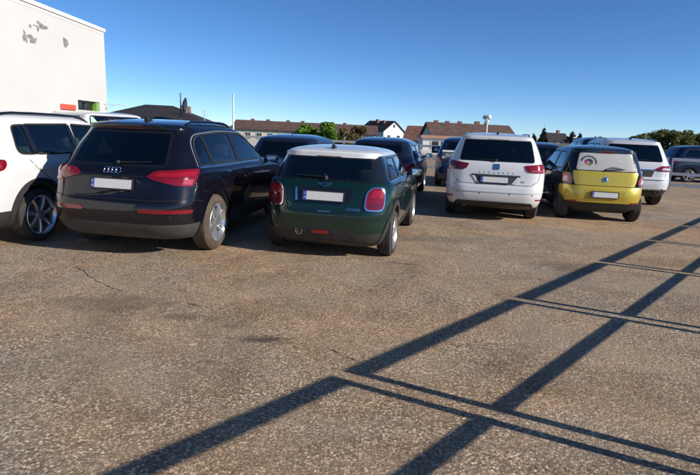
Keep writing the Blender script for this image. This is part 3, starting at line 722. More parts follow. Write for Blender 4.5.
Q.patch('fuel_flap', fillet([(-.435, .805), (-.245, .805), (-.245, .965), (-.435, .965)], .028), BLACK, 'R', off=.0025, depth=.003)
Q.ribbon('bumper_seam', [(-1.20, .70), (-.95, .725)], .007, M['gap'], off=.0015); Q.ribbon('bumper_seam', [(1.20, .70), (.95, .725)], .007, M['gap'], off=.0015)
Q.ribbon('tow_cover', [(.30, .36), (.40, .36), (.40, .43), (.30, .43)], .004, M['gap'], off=.002, closed=True)
Q.antenna(0, .0); Q.wiper(.02, 1.118, .42, 1.135)
Q.seats(.35, 1.25, 1.16)

# ---------------- dark green hatchback with white roof
GREEN = paint('racing_green', (.004, .027, .021), .35, .32, dust=.02)
ROOFW = paint('white_roof', (.70, .69, .665), 0, .4, dust=.05)
K = Car('green_hatchback', [
    (.17, -.44, 2.95, .70, .36, .28, .36, .36), (.24, -.545, 3.08, .77, .42, .32, .4, .4), (.36, -.60, 3.15, .81, .46, .36, .45, .45), (.42, -.612, 3.17, .825, .46, .38, .45, .45), (.56, -.615, 3.18, .845, .46, .40, .45, .45), (.64, -.598, 3.17, .855, .46, .40, .45, .45),
    (.76, -.57, 3.12, .858, .46, .40, .45, .45), (.88, -.535, 2.95, .85, .44, .40, .45, .45), (.955, -.495, 2.5, .825, .40, .38, .45, .4), (.985, -.475, 2.15, .79, .36, .36, .42, .35), (1.13, -.405, 1.83, .725, .32, .32, .40, .3), (1.275, -.335, 1.57, .66, .28, .28, .36, .28),
    (1.305, -.335, 1.50, .645, .28, .26, .36, .28), (1.335, -.32, 1.41, .62, .30, .26, .36, .28), (1.362, -.23, 1.28, .575, .32, .28, .36, .3), (1.386, -.03, 1.10, .49, .34, .30, .36, .36), (1.404, .22, .92, .36, .3, .3, .3, .3), (1.412, .42, .74, .2, .18, .18, .18, .18)],
    (-.235, 6.98), 12.0, 'dark green three-door hatchback with white roof in the middle of the front row', crown=.06, bul=.035)
K.wheels(2.495, 1.50, .306, .195, 'multi')
K.window('rear', fillet([(-.585, .995), (.585, .995), (.545, 1.265), (-.545, 1.265)], .06), M['glass_mid'], 'rear_window', seal=.02, seal_mat=M['gloss_black'])
for side in 'RL':
    K.window(side, fillet([(-.02, 1.0), (.62, 1.0), (.63, 1.27), (.13, 1.275), (.05, 1.2)], .04), M['glass_mid'], 'quarter_window', seal=.016)
    K.window(side, fillet([(.70, 1.0), (1.62, 1.01), (1.42, 1.25), (1.30, 1.28), (.71, 1.275)], .04), M['glass_mid'], 'door_window', seal=.016)
K.window('front', fillet([(-.58, 1.02), (.58, 1.02), (.52, 1.27), (-.52, 1.27)], .05), M['glass_teal'], 'windscreen')
K.body(GREEN, zones=[(.0, .36, M['dark_clad']), (.985, 1.305, M['gloss_black']), (1.305, 2, ROOFW)], cowl=1.85, floor=.80)
for g in (1, -1):
    r_ = K.patch('tail_light', fillet(neg([(.515, .645), (.765, .645), (.782, .79), (.76, .93), (.60, .93), (.53, .87)], g), .075), M['chrome'], off=.020, depth=.035)
    l = K.patch('lamp_lens', fillet(neg([(.530, .660), (.752, .660), (.768, .79), (.746, .916), (.608, .916), (.544, .862)], g), .066), M['red'], off=.027, depth=.012, parent=r_)
    K.patch('lamp_element', fillet(neg([(.57, .80), (.735, .80), (.73, .895), (.615, .895)], g), .03), M['bright_red'], off=.0295, depth=.004, parent=r_)
    K.patch('lamp_element', fillet(neg([(.565, .685), (.735, .685), (.74, .735), (.565, .735)], g), .015), M['dark_red'], off=.0295, depth=.004, parent=r_)
K.patch('plate_recess', fillet([(-.345, .715), (.345, .715), (.36, .90), (-.36, .90)], .05), M['gloss_black'], off=.004, depth=.01)
K.ribbon('plate_surround', [(-.345, .73), (-.365, .885)], .03, M['chrome'], off=.010, thick=.012)
K.plate(.795, .52)
# winged badge: roundel with bars on both sides
bd = K.disc_badge(-.01, .938, .026, M['chrome'], off=.012)
K.disc_badge(-.01, .938, .018, M['gloss_black'], off=.014, parent=bd, name='badge_centre', thick=.004)
for g in (1, -1):
    for i, (l0, dz) in enumerate(((.085, .014), (.075, .002), (.058, -.010))):
        K.patch('badge_wing', neg([(.026, .932 + dz), (l0 + .01, .938 + dz + .006), (l0, .946 + dz), (.026, .941 + dz)], g) if g > 0 else neg([(.046, .932 + dz), (l0 + .02, .938 + dz + .006), (l0 + .02, .946 + dz), (.046, .941 + dz)], g), M['chrome'], off=.008, depth=.008, parent=bd)
K.letters('COOPER', .385, .655, .042, M['chrome'], 1.05)
K.ribbon('tailgate_gap', [(-.53, .98), (-.50, .90), (-.47, .66), (-.42, .60), (.42, .60), (.47, .66), (.50, .90), (.53, .98)], .008, M['gap'], off=.0015)
K.ribbon('bumper_seam', [(-.80, .60), (-.5, .585), (.5, .585), (.80, .60)], .008, M['gap'], off=.0015)
K.patch('bumper_insert', fillet([(-.42, .28), (.42, .28), (.36, .40), (-.36, .40)], .04), M['dark_clad'], off=.008, depth=.02)
K.patch('fog_light', fillet([(-.14, .335), (.10, .335), (.08, .378), (-.12, .378)], .01), M['bright_red'], off=.012, depth=.02)
K.patch('fog_light_frame', fillet([(-.20, .32), (.16, .32), (.11, .392), (-.15, .392)], .02), M['black'], off=.0095, depth=.02)
K.exhaust(-.30, .345, .045)
K.ribbon('chrome_strip', [(-.06, .615), (.10, .615)], .012, M['chrome'], off=.006, thick=.006)
K.patch('spoiler', fillet([(-.60, 1.272), (.60, 1.272), (.66, 1.32), (-.66, 1.32)], .03), ROOFW, off=.016, depth=.03)
K.patch('brake_light', fillet([(-.16, 1.274), (.16, 1.274), (.16, 1.286), (-.16, 1.286)], .004), M['dark_red'], off=.020, depth=.01)
K.antenna(0, -.08); K.wiper(0, 1.0, -.02, 1.06); K.wiper(.0, 1.02, -.36, 1.03)
for side in 'RL':
    K.ribbon('belt_trim', [(-.20, .985), (1.72, .995)], .016, M['chrome'], side, off=.006, thick=.008)
    K.ribbon('door_gap', [(.66, .98), (.60, .8), (.52, .62), (.52, .32)], .008, M['gap'], side, off=.0012)
    K.ribbon('door_gap', [(1.72, .97), (1.80, .7), (1.78, .32)], .008, M['gap'], side, off=.0012)
    K.handle(side, .82, .87, M['chrome'])
    for yc in (0, 2.495): K.arch(yc, M['dark_clad'], side, width=.07, off=.012)
    K.ribbon('sill', [(.42, .27), (2.08, .27)], .12, M['dark_clad'], side, off=.010, thick=.02)
for g in (1, -1): K.mirror(1.62, 1.02, .84, M['gloss_black'], g, .18, .15)
K.seats(.18, 1.0, 1.06)

# ---------------- white MPV
WHITE = paint('white_paint', (.64, .64, .635), 0, .4, dust=.12)
A = Car('white_minivan', [
    (.25, -.72, 3.65, .80, .42, .34, .4, .4), (.31, -.86, 3.78, .87, .46, .36, .5, .5), (.42, -.945, 3.84, .915, .46, .38, .5, .5), (.54, -.965, 3.87, .938, .46, .38, .5, .5), (.66, -.955, 3.86, .948, .46, .38, .5, .5), (.73, -.925, 3.80, .952, .44, .36, .5, .5),
    (.86, -.895, 3.62, .952, .42, .34, .5, .5), (1.0, -.875, 3.2, .942, .40, .32, .5, .45), (1.10, -.845, 2.75, .918, .36, .30, .5, .4), (1.165, -.81, 2.5, .885, .32, .28, .5, .35), (1.38, -.70, 2.05, .81, .26, .26, .42, .3), (1.57, -.60, 1.62, .725, .24, .24, .38, .3),
    (1.61, -.60, 1.50, .70, .26, .24, .38, .3), (1.64, -.55, 1.38, .665, .30, .26, .38, .3), (1.672, -.36, 1.22, .60, .36, .32, .38, .36), (1.697, -.05, 1.08, .50, .36, .36, .36, .36), (1.713, .3, .95, .36, .3, .3, .3, .3), (1.72, .5, .8, .2, .18, .18, .18, .18)],
    (2.93, 10.95), 11.5, 'white minivan with slim wide tail lights and blue rear emblem', crown=.05, bul=.02)
A.wheels(2.919, 1.61, .338, .215, 'five')
A.window('rear', fillet([(-.70, 1.175), (.70, 1.175), (.625, 1.565), (-.625, 1.565)], .045), M['glass_dark'], 'rear_window', seal=.024, seal_mat=M['gloss_black'])
for side in 'RL':
    A.window(side, fillet([(-.42, 1.19), (.52, 1.18), (.52, 1.57), (-.20, 1.57), (-.32, 1.5)], .05), M['glass_dark'], 'quarter_window', seal=.018)
    A.window(side, fillet([(.60, 1.18), (1.42, 1.17), (1.42, 1.56), (.60, 1.57)], .04), M['glass_dark'], 'door_window', seal=.018)
    A.window(side, fillet([(1.50, 1.17), (2.35, 1.16), (1.75, 1.52), (1.50, 1.555)], .04), M['glass_teal'], 'door_window', seal=.018)
A.window('front', fillet([(-.68, 1.2), (.68, 1.2), (.58, 1.56), (-.58, 1.56)], .06), glass('clear_screen', (.72, .86, .80)), 'windscreen')
A.body(WHITE, zones=[(.0, .31, M['black'])], cowl=2.25, floor=.86)
for g in (1, -1):
    l = A.patch('tail_light', fillet(neg([(.515, 1.105), (.56, 1.02), (.62, .985), (1.02, .975), (1.12, 1.06), (1.10, 1.15), (.98, 1.155), (.60, 1.115)], g), .02), M['dark_red'] if g < 0 else M['red'], off=.014, depth=.03)
    A.patch('lamp_element', fillet(neg([(.60, 1.05), (1.06, 1.07), (1.05, 1.12), (.98, 1.13), (.60, 1.092)], g), .012), M['bright_red'] if g > 0 else M['red'], off=.0165, depth=.004, parent=l)
    A.patch('lamp_element', fillet(neg([(.64, 1.0), (.92, .992), (.94, 1.03), (.64, 1.035)], g), .01), M['pink'] if g > 0 else M['dark_red'], off=.0165, depth=.004, parent=l)
    A.patch('reflector', fillet(neg([(.80, .455), (1.0, .455), (1.0, .485), (.78, .485)], g), .008), M['bright_red'], off=.008, depth=.015)
A.patch('plate_recess', fillet([(-.36, .745), (.36, .745), (.46, .905), (-.46, .905)], .02), M['cladding'], off=.0025, depth=.01)
A.patch('tailgate_lip', fillet([(-.46, .888), (.46, .888), (.45, .918), (-.45, .918)], .006), M['dark_steel'], off=.012, depth=.02)
A.plate(.818, x=-.02)
for g in (1, -1): A.patch('recess_trim', neg([(.30, .752), (.355, .752), (.45, .885), (.40, .885)], g), WHITE, off=.010, depth=.01)
sq = A.patch('badge', fillet([(-.062, 1.012), (.062, 1.012), (.062, 1.118), (-.062, 1.118)], .02), M['chrome'], off=.010, depth=.015)
# slanted S emblem: two blue halves with a bar between
for pts in ([(-.046, 1.074), (.042, 1.074), (.05, 1.106), (-.016, 1.106), (-.046, 1.092)], [(-.05, 1.024), (.016, 1.024), (.046, 1.038), (.046, 1.054), (-.042, 1.054)]):
    A.patch('badge_half', fillet(pts, .006), mat('badge_blue', (.05, .12, .24), .25, metal=.4), off=.0125, depth=.004, parent=sq)
for i, ch in enumerate('ALHAMBRA'): A.letters(ch, -.30 + i * .088, .955, .042, M['silver'])
A.letters('TDI', .50, .80, .045, M['silver'])
A.ribbon('tailgate_gap', [(-.84, .97), (-.80, .82), (-.66, .735), (.66, .735), (.80, .82), (.84, .97)], .009, M['gap'], off=.0015)
A.ribbon('bumper_seam', [(-1.12, .90), (-.95, .74)], .007, M['gap'], off=.0015); A.ribbon('bumper_seam', [(1.12, .90), (.95, .74)], .007, M['gap'], off=.0015)
A.ribbon('bumper_crease', [(-1.0, .62), (-.5, .60), (.5, .60), (1.0, .62)], .03, WHITE, off=.012, thick=.014)
A.patch('bumper_valance', fillet([(-.80, .265), (.80, .265), (.72, .40), (-.72, .40)], .05), M['black'], off=.010, depth=.02)
A.patch('spoiler', fillet([(-.65, 1.568), (.65, 1.568), (.66, 1.62), (-.66, 1.62)], .015), WHITE, off=.030, depth=.05)
A.patch('brake_light', fillet([(-.2, 1.572), (.2, 1.572), (.2, 1.585), (-.2, 1.585)], .004), M['dark_red'], off=.033, depth=.01)
for a in (-.70, -.28, .28, .70): A.disc_badge(a, .56, .013, M['cladding'], off=.003, name='parking_sensor', thick=.004)
A.wiper(-.02, 1.18, -.40, 1.19); A.exhaust(-.55, .30, .03); A.antenna(0, -.15)
for side in 'RL':
    A.ribbon('door_gap', [(.56, 1.6), (.56, .45), (.5, .36)], .008, M['gap'], side, off=.0012); A.ribbon('door_gap', [(1.46, 1.56), (1.46, .36)], .008, M['gap'], side, off=.0012)
    A.ribbon('slide_rail', [(-.55, 1.02), (.52, 1.02)], .02, M['dark_steel'], side, off=.002)
    A.handle(side, .72, .98, WHITE); A.handle(side, 1.62, .98, WHITE)
    A.ribbon('sill', [(.45, .33), (2.45, .33)], .10, WHITE, side, off=.010, thick=.02)
for g in (1, -1): A.rail(-.42, 1.30, 0, .60, M['silver'], g); A.mirror(2.32, 1.14, .90, WHITE, g)
A.seats(.25, 1.55, 1.26)

# ---------------- two-tone small hatch: black shell, yellow tailgate and bumper
SHELL = paint('shell_black', (.008, .008, .010), .1, .3, dust=.02); YEL = paint('yellow_metallic', (.56, .42, .030), .35, .36, dust=.10)
S = Car('two_tone_city_car', [
    (.18, -.24, 2.80, .68, .34, .26, .34, .34), (.25, -.36, 2.92, .745, .38, .30, .4, .4), (.36, -.41, 3.0, .785, .42, .34, .42, .42), (.44, -.435, 3.02, .80, .44, .36, .45, .45), (.56, -.445, 3.03, .815, .44, .36, .45, .45), (.68, -.425, 3.02, .828, .44, .36, .45, .45), (.735, -.395, 3.0, .83, .42, .36, .45, .45),
    (.84, -.375, 2.90, .832, .40, .36, .45, .45), (.96, -.355, 2.6, .822, .36, .34, .45, .4), (1.03, -.335, 2.2, .80, .34, .32, .45, .4), (1.22, -.275, 1.90, .74, .30, .30, .42, .3), (1.41, -.205, 1.56, .665, .28, .28, .38, .3), (1.445, -.215, 1.47, .645, .28, .26, .38, .3), (1.475, -.19, 1.36, .61, .3, .26, .38, .3),
    (1.505, -.07, 1.2, .55, .32, .3, .36, .36), (1.53, .12, 1.04, .45, .32, .32, .34, .34), (1.545, .32, .9, .33, .28, .28, .28, .28), (1.552, .45, .78, .18, .16, .16, .16, .16)],
    (5.24, 11.12), 8.0, 'small two-tone city car, black shell with yellow tailgate and bumper', crown=.05, bul=.035)
S.wheels(2.494, 1.44, .295, .195, 'five', rim=M['dark_steel'])  # rims take a dark metal: shade on the wheels is put into their colour
srw = fillet([(-.595, 1.045), (.595, 1.045), (.53, 1.415), (-.53, 1.415)], .05)
S.window('rear', srw, M['glass_dark'], 'rear_window', seal=.02, seal_mat=M['gloss_black'])
for side in 'RL':
    S.window(side, fillet([(.02, 1.06), (.66, 1.05), (.68, 1.40), (.28, 1.40), (.12, 1.32)], .07), M['glass_teal'], 'door_window', seal=.018)
    S.window(side, fillet([(.74, 1.05), (1.72, 1.05), (1.44, 1.35), (1.30, 1.40), (.75, 1.40)], .04), M['glass_teal'], 'door_window', seal=.018)
S.window('front', fillet([(-.62, 1.07), (.62, 1.07), (.54, 1.40), (-.54, 1.40)], .05), M['glass_teal'], 'windscreen')
S.body(SHELL, zones=[(.0, .36, M['black'])], cowl=1.95, floor=.80)
tg = S.patch('tailgate', fillet([(-.575, .735), (.575, .735), (.62, .86), (.645, 1.03), (-.645, 1.03), (-.62, .86)], .04), YEL, off=.012, depth=.02)
bp_ = S.patch('rear_bumper', fillet([(-.98, .40), (.98, .40), (1.05, .55), (1.02, .715), (.85, .735), (-.85, .735), (-1.02, .715), (-1.05, .55)], .05), YEL, off=.014, depth=.025)
S.patch('bumper_valance', fillet([(-.92, .27), (.92, .27), (.95, .385), (-.95, .385)], .04), M['black'], off=.012, depth=.02)
S.ribbon('shut_line', [(-.66, .736), (.66, .736)], .014, M['gap'], off=.0155)
for g in (1, -1):
    rr_ = S.patch('tail_light', fillet(neg([(.63, .755), (.86, .755), (.90, .86), (.87, .985), (.68, .985), (.635, .88)], g), .05), M['gloss_black'], off=.018, depth=.03)
    S.patch('lamp_lens', fillet(neg([(.65, .775), (.845, .775), (.88, .86), (.85, .965), (.695, .965), (.655, .88)], g), .045), M['bright_red'], off=.026, depth=.012, parent=rr_)
    S.patch('lamp_element', fillet(neg([(.715, .80), (.81, .80), (.83, .86), (.80, .91), (.73, .90)], g), .02), M['clear_lens'], off=.029, depth=.004, parent=rr_)
    S.patch('reflector', fillet(neg([(.52, .405), (.72, .405), (.72, .43), (.52, .43)], g), .006), M['bright_red'], off=.018, depth=.012)
S.patch('plate_recess', fillet([(-.38, .475), (.38, .475), (.40, .655), (-.40, .655)], .04), mat('yellow_recess', (.40, .30, .025), .45, metal=.2), off=.0165, depth=.006)
S.plate(.565, off=.030)
b0 = S.disc_badge(0, .875, .052, M['chrome'], off=.026)
S.disc_badge(-.006, .875, .034, mat('badge_navy', (.02, .03, .08), .2, coat=.5), off=.0285, parent=b0, name='badge_centre', thick=.004)
S.patch('badge_arrow', [(.012, .848), (.056, .875), (.012, .902)], M['white'], off=.031, depth=.004, parent=b0)
# print film on the rear window: pale sheet with a dark arc and colour wedges
film = S.patch('window_film', fillet([(-.58, 1.05), (.58, 1.05), (.515, 1.405), (-.515, 1.405)], .045), mat('print_film', (.47, .455, .43), .3, coat=.3, noise=.06, nscale=4), off=.003, depth=.003)
film['label'] = 'pale printed film with a dark arc and coloured wedges'
cx_, cz_ = -.34, 1.21
def wedge(a0, a1, r0, r1, m, o):
    n = 8; P = [(cx_ + r1 * math.cos(a), cz_ + r1 * .82 * math.sin(a)) for a in np.linspace(a0, a1, n)] + [(cx_ + r0 * math.cos(a), cz_ + r0 * .82 * math.sin(a)) for a in np.linspace(a1, a0, n)]
    S.patch('print_mark', P, m, off=o, depth=.002, parent=film)
INKS = [((.35, .03, .22), 2.5, 3.3), ((.50, .08, .03), 3.3, 3.9), ((.50, .33, .04), 3.9, 4.4), ((.10, .26, .08), 4.4, 5.1), ((.10, .11, .13), 5.1, 6.3), ((.10, .08, .26), 1.6, 2.5), ((.04, .04, .05), .02, 1.6)]
for i, (c_, a0, a1) in enumerate(INKS): wedge(a0, a1, .02, .085, mat('ink_%d' % i, c_, .4), .0045)
wedge(-.3, 3.0, .125, .165, mat('ink_dark', (.09, .09, .09), .4), .0045);
S.patch('print_mark', fillet([(-.02, 1.085), (.10, 1.13), (.22, 1.125), (.36, 1.095), (.42, 1.08), (.2, 1.09)], .01), MATS['ink_dark'], off=.0045, depth=.002, parent=film)
S.wiper(.0, 1.06, .36, 1.085)
S.patch('brake_light', fillet([(-.15, 1.418), (.15, 1.418), (.15, 1.437), (-.15, 1.437)], .005), M['bright_red'], off=.022, depth=.02)
S.patch('spoiler', fillet([(-.56, 1.415), (.56, 1.415), (.58, 1.46), (-.58, 1.46)], .02), SHELL, off=.016, depth=.03)
for side in 'RL':
    S.ribbon('door_gap', [(.0, 1.05), (.02, .95), (.30, .72), (.40, .4)], .008, M['gap'], side, off=.0012); S.ribbon('door_gap', [(.70, 1.04), (.70, .32)], .008, M['gap'], side, off=.0012)
    S.handle(side, .2, .96, SHELL); S.handle(side, .9, .95, SHELL)
    S.ribbon('sill', [(.40, .27), (2.1, .27)], .10, M['black'], side, off=.010, thick=.02)
for g in (1, -1): S.mirror(1.70, 1.06, .83, SHELL, g)
S.antenna(0, .0, False); S.seats(.22, 1.05, 1.16)

# ---------------- white compact SUV at the left edge
T = Car('white_compact_suv', [
    (.25, -.72, 3.28, .78, .40, .34, .4, .4), (.32, -.84, 3.38, .84, .44, .36, .45, .45), (.46, -.915, 3.45, .885, .46, .38, .5, .5), (.60, -.935, 3.47, .90, .46, .40, .5, .5), (.74, -.92, 3.45, .905, .46, .40, .5, .5), (.90, -.875, 3.2, .903, .44, .40, .5, .45), (1.0, -.845, 2.8, .892, .42, .38, .5, .4), (1.065, -.81, 2.4, .868, .38, .36, .5, .36),
    (1.28, -.68, 2.0, .80, .32, .32, .42, .3), (1.48, -.555, 1.66, .725, .28, .28, .38, .3), (1.54, -.53, 1.54, .70, .28, .28, .38, .3), (1.58, -.50, 1.44, .67, .30, .28, .38, .3), (1.62, -.36, 1.28, .60, .34, .32, .36, .36), (1.652, -.10, 1.1, .50, .34, .34, .34, .34), (1.675, .25, .95, .36, .3, .3, .3, .3), (1.685, .5, .8, .2, .18, .18, .18, .18)],
    (-4.95, 6.90), 10.0, 'white compact SUV with black roof rails, cut off by the left edge', crown=.05, bul=.03)
T.wheels(2.604, 1.58, .347, .225, 'seven')
for side in 'RL':
    T.window(side, fillet([(-.25, 1.145), (.02, 1.135), (-.01, 1.50), (-.21, 1.485)], [.10, .03, .03, .06]), M['glass_teal'], 'quarter_window', seal=.022)
    T.window(side, fillet([(.07, 1.135), (.79, 1.13), (.80, 1.525), (.03, 1.505)], .03), M['glass_teal'], 'door_window', seal=.022)
    T.window(side, fillet([(.85, 1.13), (1.95, 1.12), (1.52, 1.46), (1.35, 1.51), (.86, 1.525)], .04), M['glass_teal'], 'door_window', seal=.022)
T.window('rear', fillet([(-.62, 1.10), (.62, 1.10), (.56, 1.49), (-.56, 1.49)], .05), M['glass_dark'], 'rear_window', seal=.02)
T.window('front', fillet([(-.64, 1.12), (.64, 1.12), (.55, 1.48), (-.55, 1.48)], .05), M['glass_teal'], 'windscreen')
T.body(WHITE, zones=[(.0, .46, M['dark_clad'])], cowl=2.1, floor=.85)
for g in (1, -1):
    l = T.patch('tail_light', fillet(neg([(.58, .95), (.86, .93), (1.04, .96), (1.07, 1.02), (1.02, 1.08), (.78, 1.085), (.60, 1.05)], g), .05), M['red'], off=.014, depth=.03)
    T.disc_badge(g * .94, 1.005, .045, M['bright_red'], off=.017, parent=l, name='lamp_element', thick=.004)
    T.patch('reflector', fillet(neg([(.70, .52), (.95, .52), (.95, .55), (.70, .55)], g), .006), M['bright_red'], off=.008, depth=.012)
    T.rail(-.38, 1.35, 0, .615, M['gloss_black'], g); T.mirror(1.98, 1.10, .87, WHITE, g)
T.plate(.80)
bq = T.disc_badge(0, 1.0, .065, M['chrome'], off=.01)
T.ribbon('tailgate_gap', [(-.80, .92), (-.78, .70), (-.6, .66), (.6, .66), (.78, .70), (.80, .92)], .008, M['gap'], off=.0015)
for side in 'RL':
    T.ribbon('door_gap', [(-.10, 1.07), (.0, .95), (.24, .78), (.42, .6), (.44, .36)], .008, M['gap'], side, off=.0012); T.ribbon('door_gap', [(.80, 1.5), (.80, .36)], .008, M['gap'], side, off=.0012)
    T.handle(side, .12, .95, WHITE); T.handle(side, 1.0, .95, WHITE)
    for yc in (0, 2.604): T.arch(yc, M['dark_clad'], side, width=.075, off=.012)
    T.ribbon('sill', [(.48, .37), (2.12, .37)], .16, M['dark_clad'], side, off=.012, thick=.02)
    T.patch('fuel_flap', fillet([(-.32, .85), (-.14, .85), (-.14, 1.02), (-.32, 1.02)], .03), WHITE, side, off=.0015, depth=.004) if side == 'R' else None
for side in 'RL':
    for a0, a1 in ((.02, .07), (.79, .85)): T.patch('pillar_trim', [(a0 - .005, 1.13), (a1 + .005, 1.13), (a1 - .025, 1.515), (a0 - .035, 1.505)], M['gloss_black'], side, off=.003, depth=.006)
T.antenna(0, -.2); T.seats(.30, 1.2, 1.16)

# ---------------- white large SUV on the right
B = Car('white_large_suv', [
    (.28, -.74, 3.58, .80, .40, .34, .4, .4), (.36, -.88, 3.70, .88, .42, .34, .5, .5), (.48, -.945, 3.78, .93, .42, .34, .5, .5), (.60, -.955, 3.80, .95, .42, .34, .5, .5), (.72, -.94, 3.78, .96, .40, .34, .5, .5), (.80, -.90, 3.7, .962, .40, .34, .5, .5), (.96, -.875, 3.45, .958, .38, .34, .5, .45), (1.10, -.845, 3.0, .945, .36, .32, .5, .4), (1.19, -.80, 2.5, .905, .34, .32, .5, .36),
    (1.40, -.68, 2.1, .83, .30, .30, .42, .3), (1.61, -.55, 1.72, .745, .26, .26, .38, .3), (1.665, -.55, 1.58, .71, .28, .26, .38, .3), (1.70, -.48, 1.45, .67, .3, .28, .38, .3), (1.735, -.28, 1.28, .59, .34, .34, .36, .36), (1.765, .05, 1.1, .48, .34, .34, .34, .34), (1.785, .35, .98, .34, .28, .28, .28, .28), (1.793, .55, .8, .2, .18, .18, .18, .18)],
    (7.55, 14.65), 12.0, 'white large SUV with red wedge tail light, partly behind the yellow city car', crown=.05, bul=.02)
B.wheels(2.915, 1.655, .372, .255, 'five')
B.window('rear', fillet([(-.69, 1.20), (.69, 1.20), (.60, 1.60), (-.60, 1.60)], .05), M['glass_dark'], 'rear_window', seal=.024, seal_mat=M['gloss_black'])
for side in 'RL':
    B.window(side, fillet([(-.45, 1.21), (.42, 1.20), (.42, 1.60), (-.18, 1.60), (-.32, 1.5)], .05), M['glass_dark'], 'quarter_window', seal=.018)
    B.window(side, fillet([(.50, 1.20), (1.30, 1.19), (1.30, 1.60), (.50, 1.61)], .04), M['glass_dark'], 'door_window', seal=.018)
    B.window(side, fillet([(1.38, 1.19), (2.3, 1.18), (1.75, 1.54), (1.38, 1.60)], .04), M['glass_mid'], 'door_window', seal=.018)
B.window('front', fillet([(-.68, 1.22), (.68, 1.22), (.58, 1.60), (-.58, 1.60)], .06), M['glass_teal'], 'windscreen')
B.body(WHITE, zones=[(.0, .48, M['dark_clad'])], cowl=2.25, floor=.88)
for g in (1, -1):
    l = B.patch('tail_light', fillet(neg([(.47, .985), (.66, 1.09), (1.02, 1.115), (1.12, 1.08), (1.10, .965), (.98, .945), (.60, .955)], g), .02), M['red'], off=.014, depth=.03)
    B.patch('lamp_element', fillet(neg([(.66, .985), (.94, .985), (.96, 1.03), (.70, 1.045)], g), .015), M['clear_lens'], off=.017, depth=.004, parent=l)
    B.patch('lamp_element', fillet(neg([(.68, 1.062), (1.02, 1.088), (1.05, 1.065), (.7, 1.052)], g), .006), M['bright_red'], off=.017, depth=.004, parent=l)
    B.exhaust(g * .62, .42, .05); B.rail(-.35, 1.35, 0, .62, M['silver'], g); B.mirror(2.2, 1.2, .92, WHITE, g)
B.patch('plate_recess', fillet([(-.44, .80), (.44, .80), (.50, .97), (-.50, .97)], .02), M['dark_clad'], off=.003, depth=.008)
B.plate(.885, x=-.05)
B.ribbon('chrome_strip', [(-.48, .985), (.45, .985)], .024, M['chrome'], off=.012, thick=.012)
b1 = B.disc_badge(0, 1.08, .055, M['chrome'], off=.012)
B.ribbon('tailgate_gap', [(-.80, .95), (-.78, .76), (-.66, .715), (.66, .715), (.78, .76), (.80, .95)], .010, M['gap'], off=.0015)
B.ribbon('bumper_chrome', [(-.75, .49), (.75, .49)], .035, M['chrome'], off=.014, thick=.015)
B.ribbon('bumper_step', [(-.9, .73), (.9, .73)], .012, M['gap'], off=.0015)
B.patch('spoiler', fillet([(-.64, 1.612), (.64, 1.612), (.66, 1.675), (-.66, 1.675)], .02), WHITE, off=.028, depth=.05)
B.wiper(0, 1.21, .38, 1.225); B.antenna(0, -.1); B.seats(.4, 1.4, 1.30)

